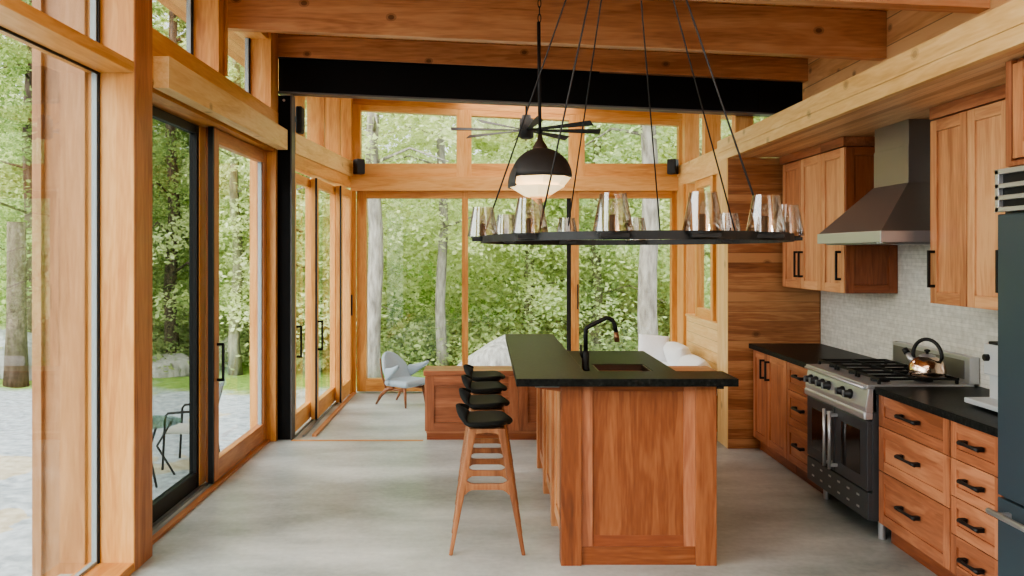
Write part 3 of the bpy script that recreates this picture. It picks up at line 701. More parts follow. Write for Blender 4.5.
ep.hexa([(xa+.062, y0+.001, .10), (xb-.062, y0+.001, .10), (xa+.062, y1, .10), (xb-.062, y1, .10), (xa+.062, y0+.011, .158), (xb-.062, y0+.011, .158), (xa+.062, y1, .158), (xb-.062, y1, .158)], 3)
ep.build('end_panel', [M['ch_z'], M['isl_x'], M['isl_z'], M['chd_x']], t, bevel=.0015)
MB().box(IX0, IX1, IY0+.004, IY0+.10, .972, .99).build('top_rail', M['isl_x'], t)
# stool side: pilasters and shaker panels, paler cherry with window light put into the colour
for y in (5.257, 5.96, 6.66):
    MB().box(IX0, IX0+.05, y-.045, y+.045, .0, .985).build('pilaster', M['chl_z'], t, bevel=.002)
for a, b in ((4.66, 5.21), (5.30, 5.913), (6.005, 6.615)):
    mb = MB(); fr = .06; x0, x1 = .432, .456
    mb.box(x0, x1, a, a+fr, .09, .985, 0).box(x0, x1, b-fr, b, .09, .985, 0).box(x0, x1, a+fr, b-fr, .925, .985, 1).box(x0, x1, a+fr, b-fr, .09, .16, 1).box(x0+.012, x1, a+fr, b-fr, .16, .925, 2)
    mb.build('side_panel', [M['chl_z'], M['chl_y'], M['chl_z']], t, bevel=.0015)
# kitchen side doors
for a, b in ((4.70, 5.22), (5.224, 5.74), (5.744, 6.26), (6.264, 6.78)):
    mb = MB(); fr = .06; x0, x1 = 1.236, 1.256
    mb.box(x0, x1, a, a+fr, .10, .865, 0).box(x0, x1, b-fr, b, .10, .865, 0).box(x0, x1, a+fr, b-fr, .805, .865, 1).box(x0, x1, a+fr, b-fr, .10, .16, 1).box(x0, x1-.01, a+fr, b-fr, .16, .805, 2)
    d = mb.build('door', [M['ch_z'], M['ch_y'], M['ch_z']], t, bevel=.0015)
    MB().box(1.256, 1.29, b-.05, b-.034, .60, .616).box(1.256, 1.29, b-.05, b-.034, .75, .766).box(1.28, 1.292, b-.05, b-.034, .60, .766).build('handle', M['blackplastic'], d)
for y in (4.60, 5.257, 5.96, 6.66):
    MB().prism([(.19, .988), (.413, .988), (.413, .945), (.34, .955), (.24, .972), (.19, .978)], 'y', y-.04, y+.04).build('bracket', M['chd_x'], t, bevel=.002)
MB().box(.27, .40, 4.50, 4.53, .978, .989).build('support_plate', M['alu'], t)
MB().box(1.20, 1.30, 4.56, 4.70, .96, .988).build('corner_block', M['blackplastic'], t)
L = [(.167, 4.457), (1.35, 4.457), (1.35, 4.755), (.575, 4.755), (.563, 4.77), (.563, 6.93), (.167, 6.93)]
tag(MB().prism([(x, y-0) for x, y in L], 'z', .989, 1.03).build('bar_countertop', M['stone'], bevel=.003, loc=(.5, 5.5, .989)), 'raised L-shaped black stone bar top over the stools', 'countertop')
# sink counter with a cut-out
sx0, sx1, sy0, sy1 = .752, 1.118, 5.33, 5.92
mb = MB().box(.60, 1.27, 4.755, sy0, .876, .915).box(.60, 1.27, sy1, 6.72, .876, .915).box(.60, sx0, sy0, sy1, .876, .915).box(sx1, 1.27, sy0, sy1, .876, .915)
tag(mb.build('sink_countertop', M['stone'], loc=(.93, 5.7, .876)), 'lower black stone counter holding the sink behind the bar top', 'countertop')
s = MB(); e = .012
s.box(sx0+.001, sx0+e, sy0+.001, sy1-.001, .70, .912).box(sx1-e, sx1-.001, sy0+.001, sy1-.001, .70, .912).box(sx0+e, sx1-e, sy0+.001, sy0+e, .70, .912).box(sx0+e, sx1-e, sy1-e, sy1-.001, .70, .912).box(sx0+e, sx1-e, sy0+e, sy1-e, .70, .71)
so = tag(s.build('sink', simple('dark_bronze_sink', srgb(86, 66, 52), .35, .7), loc=(.93, 5.6, .70)), 'dark undermount sink basin set in the island', 'sink')
t = thing('faucet', 'tall black gooseneck faucet beside the island sink', 'faucet', (.675, 5.62, .915))
fx, fy = .675, 5.62
MB().lathe([(.0001, .915), (.028, .915), (.028, .925), (.024, .93), (.024, 1.03), (.017, 1.045), (.0001, 1.045)], (fx, fy, 0), 20).build('base', M['black'], t)
pts = [(fx, fy, 1.03), (fx, fy, 1.175)]+[(fx+.035-.035*math.cos(a), fy, 1.175+.035*math.sin(a)) for a in (.35, .7, 1.0)]
pts += [(fx+.10, fy, 1.247), (fx+.14, fy, 1.265)]+[(fx+.14+.055*math.sin(a), fy, 1.21+.055*math.cos(a)) for a in (.4, .8, 1.2, 1.5)]+[(fx+.205, fy, 1.165)]
MB().tube(pts, .0145, 14).build('spout', M['black'], t)
MB().tube([(fx+.204, fy, 1.17), (fx+.211, fy, 1.105)], [.0165, .0175], 14).build('spray_head', simple('bronze', srgb(150, 112, 84), .35, .7), t)
MB().tube([(fx-.02, fy-.005, 1.0), (fx-.032, fy-.01, 1.02), (fx-.034, fy-.012, 1.085)], [.009, .008, .006], 10).build('lever', M['black'], t)

# ---- stools
def make_stool():
    t = thing('bar_stool', '', 'stool', (0, 0, 0), 'bar stools along the island')
    # seat shell
    nu, nv = 15, 11; v = []; f = []
    prof = [(.158, .716), (.145, .728), (.11, .733), (.06, .731), (.0, .726), (-.05, .725), (-.09, .729), (-.122, .740), (-.144, .760), (-.154, .784), (-.158, .806), (-.159, .817)]
    hw = [.075, .125, .158, .178, .188, .190, .188, .180, .164, .140, .102, .058]
    for i, ((x, z), w) in enumerate(zip(prof, hw)):
        b = max(0, (i-5)/6); fr = max(0, (3-i)/3)
        for j in range(nv):
            q = -1+2*j/(nv-1)
            v.append((x+.075*b*q*q-.035*fr*q*q, w*q, z+.006*(1-b)*q*q-.035*b*q*q+(-.006*fr)))
    for i in range(len(prof)-1):
        for j in range(nv-1): f.append((i*nv+j, i*nv+j+1, (i+1)*nv+j+1, (i+1)*nv+j))
    o = MB().add(v, f, 0, True).build('seat', M['seat'], t, solid=.030, subsurf=2)
    # upholstered pad thickness under the seat
    MB().lathe([(.0001, .690), (.09, .690), (.125, .703), (.13, .715), (.0001, .720)], (0.0, 0, 0), 24).build('seat_base', M['blackplastic'], t)
    for sgn in (-1, 1):
        yb, yt = sgn*.185, sgn*.115
        for sx in (-1, 1):
            a = Vector((.012+sx*.080, yt, .70)); b = Vector((.012+sx*.205, yb, 0)); mb = MB(); n = 10; vs = []
            for i in range(n+1):
                u = i/n; p = a.lerp(b, u); w = .036 if u < .45 else .036-.014*(u-.45)/.55; w += .012*max(0, 1-u*5); d = .017-.004*u
                if .4 < u < .55: w += .004
                vs += [(p.x-w/2, p.y-d, p.z), (p.x+w/2, p.y-d, p.z), (p.x+w/2, p.y+d, p.z), (p.x-w/2, p.y+d, p.z)]
            fs = [(3, 2, 1, 0), tuple(range(4*n, 4*n+4))]
            for i in range(n):
                for k in range(4): l = (k+1) % 4; fs.append((4*i+k, 4*i+l, 4*i+4+l, 4*i+4+k))
            mb.add(vs, fs, 0, False).build('leg', M['walnut'], t, bevel=.006)
        # cross bar with flared ends between the two legs of a side
        u = (.70-.375)/.70; y = yt+(yb-yt)*u; xh = .080+(.205-.080)*u-.012; n = 14; top = []; bot = []
        for i in range(n+1):
            q = -1+2*i/n; x = .012+q*xh; fl = max(0, abs(q)-.62)/.38; fl = fl**2
            top.append((x, .392+.030*fl)); bot.append((x, .358-.030*fl))
        MB().prism(top+bot[::-1], 'y', y-.013, y+.013).build('footrest', M['walnut'], t, bevel=.004)
        # arched upper rail
        u = .06; yy = yt+(yb-yt)*u
        MB().prism([(.012-.085, .70), (.012+.085, .70), (.012+.085, .655), (.012+.05, .672), (.012, .678), (.012-.05, .672), (.012-.085, .655)], 'y', yy-.012, yy+.012).build('rail', M['walnut'], t, bevel=.003)
    for sx in (-1, 1):
        MB().box(.012+sx*.085-.014, .012+sx*.085+.014, -.12, .12, .665, .695).build('crosspiece', M['walnut'], t, bevel=.003)
    return t
st = make_stool()
labs = ['black leather bar stool nearest the camera', 'second bar stool from the camera, just behind the front stool', 'third bar stool from the camera along the island', 'farthest bar stool, in front of the cherry bench']
for i, y in enumerate((4.90, 5.475, 6.06, 6.62)):
    o = st if i == 0 else copy_tree(st)
    o.location = (0.0, y, 0); o['label'] = labs[i]

# ================================================================== BAY FURNITURE
t = thing('bench_cabinet', 'low cherry panelled bench cabinet behind the stools', 'bench', (.8, 7.77, 0))
MB().box(-.535, 2.105, 7.624, 7.93, .06, .585).build('carcass', M['ch_x'], t)
MB().box(-.53, 2.105, 7.63, 7.92, 0, .06).build('plinth', M['chd_x'], t)
MB().box(-.56, 2.107, 7.605, 7.95, .585, .63).build('top', M['ch_x'], t, bevel=.003)
for a, b in ((-.545, .30), (.303, 1.15), (1.153, 2.10)):
    front_y(MB(), 7.60, a, b, .085, .583, .085, frb=.075).build('front_panel', [M['ch_z'], M['ch_x'], M['ch_x']], t, bevel=.002)
t = thing('daybed', 'built-in daybed with white mattress along the right bay wall', 'sofa', (1.9, 9, 0))
MB().box(1.40, 2.29, 7.96, 10.08, 0, .34).build('base', M['ch_y'], t, bevel=.004)
MB().box(1.38, 2.29, 7.96, 10.08, .34, .47).build('mattress', M['white'], t, bevel=.04, bseg=4)
def cushion(name, label, c, sx, sy, sz, rot, group=None):
    n = 12; v = []; f = []
    def shape(u, w): return (max(0, (1-abs(u)**4))*max(0, (1-abs(w)**4)))**.45
    for side in (1, -1):
        for i in range(n+1):
            for j in range(n+1):
                u, w = -1+2*i/n, -1+2*j/n; k = shape(u, w)
                pinch = 1-.05*(1-abs(u*w))*(abs(u)+abs(w))/2
                v.append((u*sx/2*pinch, side*sy/2*k, w*sz/2*pinch))
    m = (n+1)**2
    for sd in (0, 1):
        for i in range(n):
            for j in range(n): q = [sd*m+i*(n+1)+j, sd*m+(i+1)*(n+1)+j, sd*m+(i+1)*(n+1)+j+1, sd*m+i*(n+1)+j+1]; f.append(q if sd == 0 else q[::-1])
    mb = MB().add(v, f, 0, True); o = mb.build(name, M['white'], subsurf=1)
    o.location = c; o.rotation_euler = rot; return tag(o, label, 'cushion', group)
cushion('throw_pillow', 'square white pillow propped up at the far end of the daybed', (1.93, 9.6, .605), .37, .15, .34, (-.35, .08, -.12))
cushion('back_cushion', 'long white cushion slumped against the right bay wall, nearest the white pillow', (2.11, 9.15, .575), .72, .22, .28, (.35, 0, -PI/2), 'white cushions along the bay wall')
cushion('back_cushion', 'white cushion lying along the right bay wall just behind the bench top', (2.11, 8.42, .535), .72, .24, .22, (.7, 0, -PI/2), 'white cushions along the bay wall')

# lounge chair
def lounge():
    t = thing('lounge_chair', 'pale grey upholstered lounge chair with wooden legs by the far window', 'chair', (0, 0, 0))
    # facing +x.  back shell with winged arms
    nu, nv = 13, 13; v = []; f = []
    for i in range(nu):
        u = i/(nu-1)                   # bottom .. top
        for j in range(nv):
            q = -1+2*j/(nv-1)
            z = .26+.37*u; x = -.12-.17*u+.10*q*q*(1-.3*u); w = .27*(1-.42*max(0, u-.45)/.55*1.0)*(1-.10*(1-u))
            zz = z-.06*max(0, u-.6)/.4*q*q
            v.append((x, q*w, zz))
    for i in range(nu-1):
        for j in range(nv-1): f.append((i*nv+j, i*nv+j+1, (i+1)*nv+j+1, (i+1)*nv+j))
    MB().add(v, f, 0, True).build('backrest', M['greyfab'], t, solid=.055, subsurf=1)
    for sg in (-1, 1):
        n = 8; v = []; f = []
        for i in range(n+1):
            u = i/n; x = -.11+.33*u; y = sg*(.235+.085*u); h = .14*(1-u)**1.2+.035; zc_ = .42+.035*u+.06*u*u
            v += [(x, y-.022, zc_-h*.8), (x, y+.022, zc_-h*.8), (x, y+.03+.012*u, zc_+h*.2+.01), (x, y-.03-.012*u, zc_+h*.2+.01)]
        fs = [(0, 1, 2, 3), tuple(range(4*n, 4*n+4))]
        for i in range(n):
            for k in range(4): l = (k+1) % 4; fs.append((4*i+k, 4*i+l, 4*i+4+l, 4*i+4+k))
        MB().add(v, fs, 0, True).build('armrest', M['greyfab'], t, subsurf=2)
    MB().box(-.14, .29, -.235, .235, .235, .32).build('seat', M['greyfab'], t, bevel=.04, bseg=4)
    for sg in (-1, 1):
        MB().tube([(.21, sg*.19, .245), (.235, sg*.205, .12), (.25, sg*.215, 0)], [.024, .02, .013], 10).build('leg', M['walnut'], t)
        MB().tube([(.02, sg*.20, .225), (-.12, sg*.20, .19), (-.22, sg*.205, .11), (-.30, sg*.215, 0)], [.018, .026, .022, .013], 10).build('leg', M['walnut'], t)
        MB().tube([(-.15, sg*.17, .19), (-.235, sg*.17, .38), (-.30, sg*.13, .55)], [.014, .013, .008], 8).build('back_strut', M['walnut'], t)
        MB().tube([(.21, sg*.19, .20), (.0, sg*.19, .205), (-.15, sg*.19, .195)], .016, 8).build('side_rail', M['walnut'], t)
    return t
lc = lounge(); lc.scale = (.80, .80, .92); lc.location = (-.93, 9.42, 0); lc.rotation_euler = (0, 0, -.62)

# ================================================================== HANGING THINGS
# ceiling fan in the bay
fx, fy = .43, 8.7
t = thing('ceiling_fan', 'black eight-bladed ceiling fan hanging in the bay', 'ceiling fan', (fx, fy, 3.0))
MB().tube([(fx, fy, zc(fx)-.002), (fx, fy, 3.12)], .012, 10).lathe([(.0001, zc(fx)-.002), (.06, zc(fx)-.004), (.06, zc(fx)-.04), (.0001, zc(fx)-.05)], (fx, fy, 0), 18).build('downrod', M['black'], t)
MB().lathe([(.0001, 3.13), (.045, 3.13), (.05, 3.10), (.072, 3.09), (.075, 2.90), (.05, 2.885), (.0001, 2.883)], (fx, fy, 0), 24).build('motor_housing', M['black'], t)
for k in range(8):
    a = 2*PI*k/8+.12; ca, sa = math.cos(a), math.sin(a)
    def P(r, w, dz): return (fx+ca*r-sa*w, fy+sa*r+ca*w, 2.975+dz)
    v = []
    for r, wd in ((.07, .022), (.25, .030), (.55, .05), (.785, .062)):
        v += [P(r, -wd/2, .016*wd/.05-.002), P(r, wd/2, -.016*wd/.05-.002), P(r, wd/2, -.016*wd/.05+.002), P(r, -wd/2, .016*wd/.05+.002)]
    fs = [(0, 1, 2, 3), (12, 13, 14, 15)]
    for i in range(3):
        for q in range(4): l = (q+1) % 4; fs.append((4*i+q, 4*i+l, 4*i+4+l, 4*i+4+q))
    MB().add(v, fs).build('blade', M['black'], t)

# dome pendant
px, py = .365, 5.62
pz = lambda y: 1.7+(253-y)*py/F
t = thing('pendant_lamp', 'black dome pendant lamp with layered cream shades above the island', 'pendant lamp', (px, py, 2.3))
MB().tube([(px-.005, py, pz(22)), (px+.004, py, pz(140))], .012, 10).build('rod', M['black'], t)
mb = MB()
nlk = 6; zt0 = pz(22); zt1 = zc(px)-.03
for i in range(nlk):
    z0 = zt0+(zt1-zt0)*i/nlk; z1 = zt0+(zt1-zt0)*(i+1)/nlk; c = (z0+z1)/2; r = (z1-z0)/2+.004
    lp = [(px+(0 if i % 2 else .010*math.cos(a)), py+(.010*math.cos(a) if i % 2 else 0), c+r*math.sin(a)) for a in [2*PI*k/14 for k in range(14)]]
    mb.tube(lp, .0035, 6, closed=True)
mb.build('chain', M['black'], t)
MB().lathe([(.0001, zc(px)-.002), (.05, zc(px)-.004), (.05, zc(px)-.03), (.0001, zc(px)-.035)], (px, py, 0), 18).build('canopy', M['black'], t)
def shell(cx, cz, R, h, lean, th=.008, sector=None):
    pr = [(R*math.sin(a), h*math.cos(a)) for a in [PI/2*i/12 for i in range(1, 13)]]
    prof = [(.02, h)]+pr+[(pr[-1][0]-th, 0)]+[(max(.012, r-th), z-th) for r, z in pr[::-1][1:]]
    mb = MB().lathe(prof, (0, 0, 0), 40, 0, True) if sector is None else MB()
    if sector:
        n = len(prof); ks = 20
        vv = [(r*math.cos(a), r*math.sin(a), z) for a in [sector[0]+(sector[1]-sector[0])*k/ks for k in range(ks+1)] for r, z in prof]
        mb.add(vv, [(k*n+i, (k+1)*n+i, (k+1)*n+i+1, k*n+i+1) for k in range(ks) for i in range(n-1)], 0, True)
    mb.v = [(cx+x*math.cos(lean)+z*math.sin(lean), py+y, cz-x*math.sin(lean)+z*math.cos(lean)) for x, y, z in mb.v]; return mb
pxm = px+.012
MB().lathe([(.0001, pz(134)), (.012, pz(134)), (.02, pz(140)), (.05, pz(147)), (.052, pz(150)), (.0001, pz(150))], (px+.004, py, 0), 20).build('cap', simple('bronze_cap', srgb(86, 70, 60), .4, .6), t)
shell(pxm+.002, pz(177), .205, .195, 0).build('dome', simple('matte_black_shade', srgb(52, 51, 50), .55), t)
shell(pxm-.022, pz(187), .203, .235, -.03, sector=(2.2, 3.8)).build('dome', simple('matte_grey_shade', srgb(70, 69, 68), .55), t)
for (r0, r1, y0, y1, dx) in ((.200, .150, 177.5, 187, .0), (.188, .085, 186.5, 196, -.030), (.085, .075, 196, 197, -.025)):
    MB().lathe([(r0, pz(y0)), (r1, pz(y1)), (r1-.006, pz(y1)), (r0-.006, pz(y0))], (pxm+dx, py, 0), 8, 0, False, closed=True).build('inner_shade', M['cream'], t)
MB().lathe([(.080, pz(195)), (.004, pz(205)), (.0001, pz(205))], (pxm-.012, py, 0), 8, 0, False).build('inner_shade', M['amber'], t)
MB().lathe([(.0001, .03), (.02, .022), (.03, 0), (.02, -.022), (.0001, -.03)], (pxm-.01, py, pz(184)), 16).build('bulb', M['bulb'], t)

# oval chandelier
CX, CY, CA, CBd, CZ = .606, 3.60, .618, .98, 1.757
def ell(th, k=1.0): return Vector((CX+CA*k*math.sin(th), CY-CBd*k*math.cos(th), CZ))
def px_of(p): return 485+F*p.x/p.y
t = thing('chandelier', 'large oval black iron ring chandelier with ten smoked glass shades', 'chandelier', (CX, CY, CZ))
N = 60; v = []; f = []
for i in range(N):
    th = 2*PI*i/N; p = ell(th); nrm = Vector((math.sin(th)/CA, -math.cos(th)/CBd, 0)).normalized(); w, h = .007, .014
    v += [p-nrm*w-Vector((0, 0, h)), p+nrm*w-Vector((0, 0, h)), p+nrm*w+Vector((0, 0, h)), p-nrm*w+Vector((0, 0, h))]
for i in range(N):
    j = (i+1) % N
    for k in range(4): l = (k+1) % 4; f.append((4*i+k, 4*i+l, 4*j+l, 4*j+k))
MB().add(v, f).build('ring', M['black'], t)
def find_th(x, lo, hi):
    best = None
    for i in range(721):
        th = math.radians(lo+(hi-lo)*i/720); e = abs(px_of(ell(th))-x)
        if best is None or e < best[0]: best = (e, th)
    return best[1]
ths = [find_th(483, -88, -40), find_th(530, -60, -10), find_th(613, -50, 10), find_th(703, 0, 40), find_th(766, 10, 62), find_th(788, 66, 80),
       find_th(742, 115, 175), find_th(636, 150, 220), find_th(567, 180, 250), find_th(506, 195, 265)]
ths[5] = math.radians(74)
for th in ths:
    p = ell(th)
    b = MB().box(p.x-.045, p.x+.045, p.y-.045, p.y+.045, CZ-.008, CZ+.006).cyl((p.x, p.y, CZ+.004), .052, .006, 'z', 24).build('bracket', M['black'], t)
    s = MB().lathe([(.065, .012), (.058, .05), (.050, .092), (.042, .134)], (p.x, p.y, CZ), 36).build('glass_shade', M['smoke'], t)
    MB().cyl((p.x, p.y, CZ+.010), .0125, .055, 'z', 14).build('candle_socket', M['blackplastic'], s)
    MB().lathe([(.0001, .065), (.007, .068), (.011, .080), (.008, .098), (.0001, .108)], (p.x, p.y, CZ), 12).build('bulb', M['bulboff'], s)
ap = Vector((CX+.003, CY, zc(CX)-.03))
for x, lo, hi in ((474, -92, -60), (538, -55, 0), (566, 180, 250), (661, 140, 200), (741, 110, 175), (767, 10, 64)):
    MB().tube([ell(find_th(x, lo, hi)), ap], .0034, 8).build('cable', M['black'], t)
MB().lathe([(.0001, 0), (.08, 0), (.08, -.025), (.03, -.035), (.0001, -.04)], (ap.x, ap.y, zc(CX)-.004), 24).build('canopy', M['black'], t)

# ================================================================== OUTSIDE
GZ = -.76
t = thing('patio_chair', 'metal patio armchair on the gravel seen through the left door', 'chair', (-3.52, 9.78, GZ))
cx, cy = -3.52, 9.78
for sg in (-1, 1):
    y = cy+sg*.27
    MB().tube([(cx-.14, y, GZ), (cx-.11, y, GZ+.60), (cx-.08, y, GZ+.64), (cx+.18, y, GZ+.66), (cx+.27, y, GZ+.60), (cx+.34, y, GZ)], .014, 8).build('arm_frame', M['black'], t)
MB().box(cx-.16, cx+.28, cy-.26, cy+.26, GZ+.40, GZ+.42).build('seat', simple('sling', srgb(196, 190, 180), .7), t, bevel=.005)
mb = MB().tube([(cx+.26, cy-.25, GZ+.41), (cx+.40, cy-.25, GZ+.95), (cx+.40, cy+.25, GZ+.95), (cx+.26, cy+.25, GZ+.41)], .014, 8)
mb.add([(cx+.27, cy-.24, GZ+.44), (cx+.40, cy-.24, GZ+.93), (cx+.40, cy+.24, GZ+.93), (cx+.27, cy+.24, GZ+.44)], [(0, 1, 2, 3)]).build('backrest', M['alu'], t)
t = thing('patio_table', 'round glass patio table beside the metal patio armchair', 'table', (-3.70, 9.05, GZ))
MB().cyl((-3.70, 9.05, GZ+.62), .40, .012, 'z', 36).build('tabletop', M['tableglass'], t)
for k in range(4):
    a = PI/4+k*PI/2; c, s_ = math.cos(a), math.sin(a)
    MB().tube([(-3.70+.34*c, 9.05+.34*s_, GZ+.618), (-3.70+.16*c, 9.05+.16*s_, GZ+.35), (-3.70+.36*c, 9.05+.36*s_, GZ)], .013, 8).build('leg', M['black'], t)

def rock(name, label, c, sx, sy, sz, mat, seed, group='boulders outside'):
    bm = bmesh.new(); bmesh.ops.create_icosphere(bm, subdivisions=4, radius=1); r = random.Random(seed)
    pl = [(Vector((r.gauss(0, 1), r.gauss(0, 1), r.gauss(0, 1))).normalized(), r.uniform(.62, .9)) for _ in range(14)]
    for vv in bm.verts:
        for n_, d_ in pl:
            e = vv.co.dot(n_)-d_
            if e > 0: vv.co -= n_*e*.85
        vv.co = Vector((vv.co.x*sx, vv.co.y*sy, vv.co.z*sz))
    me = bpy.data.meshes.new(name); bm.to_mesh(me); bm.free(); me.materials.append(mat)
    o = bpy.data.objects.new(name, me); COL.objects.link(o); o.location = c; return tag(o, label, 'rock', group)
rock('boulder', 'pale pointed boulder outside behind the wooden bench', (.22, 15.2, -.62), .82, .6, .98, M['rock'], 21)
rock('boulder', 'flat tan rock on the grass edge seen through the left door', (-6.4, 17.0, -.7), 1.0, .7, .42, M['rock'], 5)
rock('boulder', 'grey boulder at the forest edge outside the near left window', (-9.3, 16.8, -.5), 1.0, .8, .8, M['rockdark'], 8)  # added rock shape replacing pale reflections on the pane
rock('boulder', 'low grey rock left of the patio outside the near window', (-8.1, 16.2, -.7), .6, .5, .4, M['rockdark'], 11)  # second rock shape added for the same reflections

# leaves -------------------------------------------------------------
def leaves_mesh(name, pts, size, mat, flat=.5):
    n = len(pts); d = rng.normal(size=(n, 3)); d[:, 2] *= (1-flat); d /= np.linalg.norm(d, axis=1)[:, None]
    e = rng.normal(size=(n, 3)); e[:, 2] *= (1-flat); e -= d*np.sum(d*e, 1)[:, None]; e /= np.linalg.norm(e, axis=1)[:, None]
    s = size*(.6+.8*rng.random(n))[:, None]
    a, b = d*s*.5, e*s*.28
    V = np.stack([pts-a, pts+b-a*.1, pts+a, pts-b-a*.1], 1).reshape(-1, 3)
    me = bpy.data.meshes.new(name); me.vertices.add(4*n); me.vertices.foreach_set('co', V.astype(np.float32).ravel())
    me.loops.add(4*n); me.loops.foreach_set('vertex_index', np.arange(4*n, dtype=np.int32))
    me.polygons.add(n); me.polygons.foreach_set('loop_start', np.arange(0, 4*n, 4, dtype=np.int32))
    me.update(calc_edges=True); me.materials.append(mat); return me
def branch_points(base, h0, h1, L0, L1, nb, per, droop=.25):
    out = []
    for i in range(nb):
        u = (i+rng.random())/nb; h = h0+(h1-h0)*u; L = (L0+(L1-L0)*u)*(.6+.6*rng.random()); az = rng.random()*2*PI
        m = per; s = rng.random(m)**.7; r = L*s
        lat = rng.normal(size=m)*.16*L*(.3+s*.8)*(1.1-s*.5); vert = rng.normal(size=m)*.07*L
        x = base[0]+math.cos(az)*r-math.sin(az)*lat; y = base[1]+math.sin(az)*r+math.cos(az)*lat
        z = base[2]+h+.10*r-droop*r*s+vert; out.append(np.stack([x, y, z], 1))
    return np.concatenate(out)
def tree(label, px_, Y, rad, H, zb, barkm, leafm, nb=60, per=120, L0=2.6, L1=.6, h0=1.2, lean=0, size=.11, zt_=None):
    X = (px_-485)*Y/F; base = (X, Y, zb)
    t = thing('forest_tree', label, 'tree', base, 'trees outside the windows')
    mb = MB(); n = 12
    mb.tube([(X+lean*(i/n)+.04*math.sin(i*1.3+px_), Y+.03*math.cos(i*1.7), zb-.2+(H+.2)*i/n) for i in range(n+1)], [rad*(1.25 if i == 0 else 1-.55*i/n) for i in range(n+1)], 14)
    tr = mb.build('trunk', barkm, t, fix=False)
    bm_ = MB()
    for i in range(10):
        h = h0+(H-h0)*(i+.5)/10; az = rng.random()*2*PI; Lb = (L0+(L1-L0)*i/10)*.75; lx = lean*h/H
        bm_.tube([(X+lx, Y, zb+h), (X+lx+math.cos(az)*Lb*.5, Y+math.sin(az)*Lb*.5, zb+h+.12*Lb), (X+lx+math.cos(az)*Lb, Y+math.sin(az)*Lb, zb+h-.05*Lb)], [rad*.22, rad*.14, .01], 6)
    bm_.build('branch', barkm, t, fix=False)
    pts = branch_points((0, 0, 0), h0, H, L0, L1, int(nb*1.2), int(per*1.5))
    o = bpy.data.objects.new('foliage', leaves_mesh('foliage', pts, size, leafm)); COL.objects.link(o); o.parent = t
    return t
tree('grey trunked tree at the left edge of the left far window', 374, 15.6, .165, 9, -.7, M['bark'], M['leaf'], h0=3.2, nb=40, L0=2.6)
tree('slim grey tree right of centre in the left far window', 442, 17.5, .12, 9, -.7, M['bark'], M['leaf'], h0=2.6, nb=40, L0=2.4)
tree('thick grey trunk in the right far window behind the white pillow', 649, 14.5, .185, 9, -.7, M['bark'], M['leaf2'], h0=4.2, nb=40, L0=2.4)
tree('leafy tree filling the middle far window', 530, 20, .14, 8, -.3, M['barkgreen'], M['leaf'], h0=.8, nb=80, per=140, L0=3.0)
tree('leafy tree at the left of the right far window', 596, 19, .12, 8, -.4, M['barkgreen'], M['leaf2'], h0=.8, nb=80, per=140, L0=2.6)
tree('leafy tree seen through the right bay casement', 700, 18, .13, 8, -.4, M['barkgreen'], M['leaf'], h0=1.0, nb=70, per=130, L0=2.6)
tree('bushy tree seen through the far left sliding doors', 312, 17.5, .13, 8, -.6, M['barkgreen'], M['leaf'], h0=.9, nb=70, per=130, L0=2.6)
tree('bushy tree seen through the fir framed sliding door', 236, 17, .12, 8, -.6, M['barkgreen'], M['leaf'], h0=1.1, nb=70, per=130, L0=2.5)
tree('dark green tree seen through the near sliding screen', 172, 18.5, .15, 10, -.6, M['barkdark'], M['leaf3'], h0=1.4, nb=90, per=140, L0=3.0)
tree('leafy tree at the left edge outside the near window', 30, 18.0, .15, 11, -.3, M['barkdark'], M['leaf3'], h0=1.4, nb=90, per=140, L0=3.0)
tree('leafy tree between the near window and the sliding screen', 92, 20, .14, 11, -.3, M['barkdark'], M['leaf3'], h0=1.2, nb=80, per=130, L0=3.0)
Y = 15.6; X = (16-485)*Y/F
tag(MB().tube([(X, Y, -.8), (X+.01, Y, .4), (X, Y+.02, 1.4), (X+.01, Y, 2.28)], [.22, .17, .165, .16], 16).build('tree_stump', M['barkdark'], loc=(X, Y, -.76)), 'broken dark tree trunk standing outside the near left window', 'tree stump')  # added cylinder imitating a reflection in the window glass

pts = []
for i in range(95):
    Yt = 21+rng.random()*15; u = -.72+1.15*rng.random(); X = u*Yt
    zb = -.7+max(0, (Yt-21))*.2
    pts.append(branch_points((X, Yt, zb), .3, 6.5+rng.random()*6, 2.6, .9, 40, 95))
pts = np.concatenate(pts)
o = bpy.data.objects.new('forest_foliage', leaves_mesh('forest_foliage', pts, .17, M['leaf'])); COL.objects.link(o)
tag(o, 'mass of green forest foliage behind the separate trees', 'foliage', None, 'stuff')
pts = []
for i in range(240):
    Yt = 16.6+rng.random()*6; u = -.70+1.08*rng.random(); X = u*Yt
    if -6.5 < X < -4.3 and Yt < 17.5: continue
    c = np.array([X, Yt, -.62]); n = 240; d = rng.normal(size=(n, 3)); d[:, 2] = abs(d[:, 2])*.8
    pts.append(c+d*np.array([.5, .4, .42])*(.6+.7*rng.random()))
o = bpy.data.objects.new('undergrowth', leaves_mesh('undergrowth', np.concatenate(pts), .12, M['under'])); COL.objects.link(o)
tag(o, 'low green undergrowth along the forest edge', 'undergrowth', None, 'stuff')

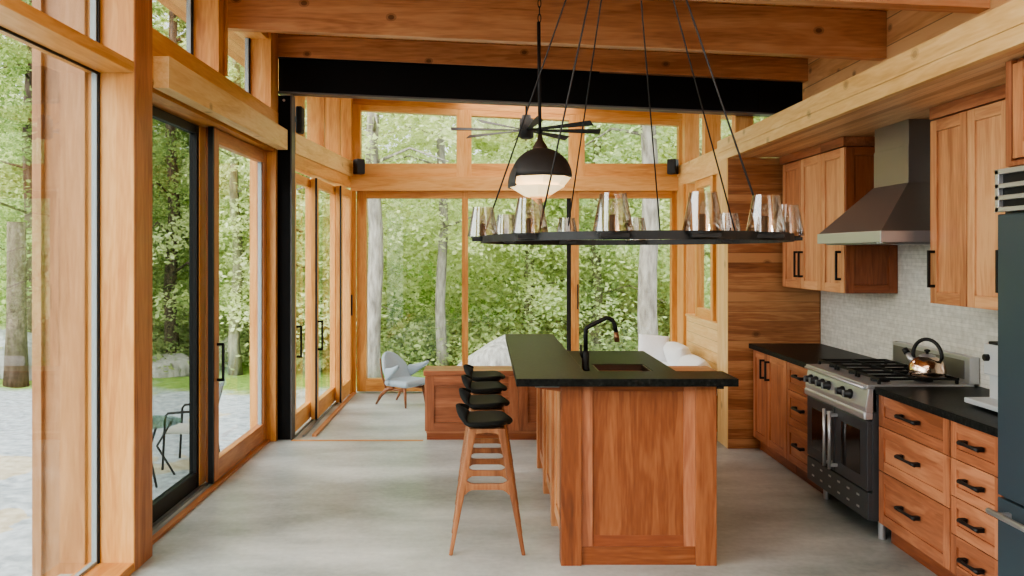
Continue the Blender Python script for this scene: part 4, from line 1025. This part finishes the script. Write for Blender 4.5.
# ================================================================== LIGHT
W = bpy.data.worlds.new('World'); S.world = W; W.use_nodes = True; nt = W.node_tree; nt.nodes.clear()
wo = nt.nodes.new('ShaderNodeOutputWorld'); bgn = nt.nodes.new('ShaderNodeBackground'); tc = nt.nodes.new('ShaderNodeTexCoord')
sx_ = nt.nodes.new('ShaderNodeSeparateXYZ'); rp = nt.nodes.new('ShaderNodeValToRGB')
nt.links.new(tc.outputs['Generated'], sx_.inputs[0]); nt.links.new(sx_.outputs[2], rp.inputs[0]); nt.links.new(rp.outputs[0], bgn.inputs[0]); nt.links.new(bgn.outputs[0], wo.inputs[0])
rp.color_ramp.elements[0].position = 0.0; rp.color_ramp.elements[0].color = (.92, .96, .98, 1)
rp.color_ramp.elements[1].position = .7; rp.color_ramp.elements[1].color = (.80, .90, 1.0, 1)
bgn.inputs[1].default_value = 2.0
def sun(name, direction, strength, angle, col):
    l = bpy.data.lights.new(name, 'SUN'); l.energy = strength; l.angle = math.radians(angle); l.color = col
    o = bpy.data.objects.new(name, l); COL.objects.link(o); o.rotation_euler = Vector(direction).to_track_quat('-Z', 'Y').to_euler(); return o
sun('soft_daylight', (.85, .22, -.36), 5.0, 70, (1, .975, .94))
sun('open_sky_daylight', (.12, .70, -.62), 6.0, 60, (1, .985, .95))  # added second sun that brightens the forest; roof and back wall shield the room
def area(name, loc, target, sx, sy, energy, col):
    l = bpy.data.lights.new(name, 'AREA'); l.shape = 'RECTANGLE'; l.size = sx; l.size_y = sy; l.energy = energy; l.color = col
    o = bpy.data.objects.new(name, l); COL.objects.link(o); o.location = loc; o.rotation_euler = (Vector(target)-Vector(loc)).to_track_quat('-Z', 'Y').to_euler(); return o
area('kitchen_ceiling_light', (.5, 1.4, 3.40), (.5, 1.4, 0), 3.4, 2.4, 50, (1, .95, .88))  # added fill light under the roof, no fixture here
area('rear_wall_light', (1.6, -1.7, 3.36), (-1.9, 5.5, 2.6), 1.8, .26, 80, (1, .97, .92))  # unseen fill added behind the camera to lift the left wall
area('bay_ceiling_light', (.4, 8.9, 3.55), (.3, 8.9, 0), 2.6, 1.4, 40, (1, .93, .84))  # added fill for the bay, hidden above the steel beam

# ================================================================== CAMERA
cd = bpy.data.cameras.new('camera'); co = bpy.data.objects.new('camera', cd); COL.objects.link(co)
co.location = (0, 0, 1.7); co.rotation_euler = (PI/2, 0, 0)
cd.sensor_width = 36; cd.lens = F*36/1024; cd.shift_x = (512-485)/1024; cd.shift_y = (253-288)/1024; cd.clip_end = 300; cd.clip_start = .05
S.camera = co
S.view_settings.view_transform = 'AgX'
S.view_settings.look = 'AgX - Medium High Contrast'
S.view_settings.exposure = 0.1
S.cycles.max_bounces = 10; S.cycles.transparent_max_bounces = 24; S.cycles.diffuse_bounces = 5
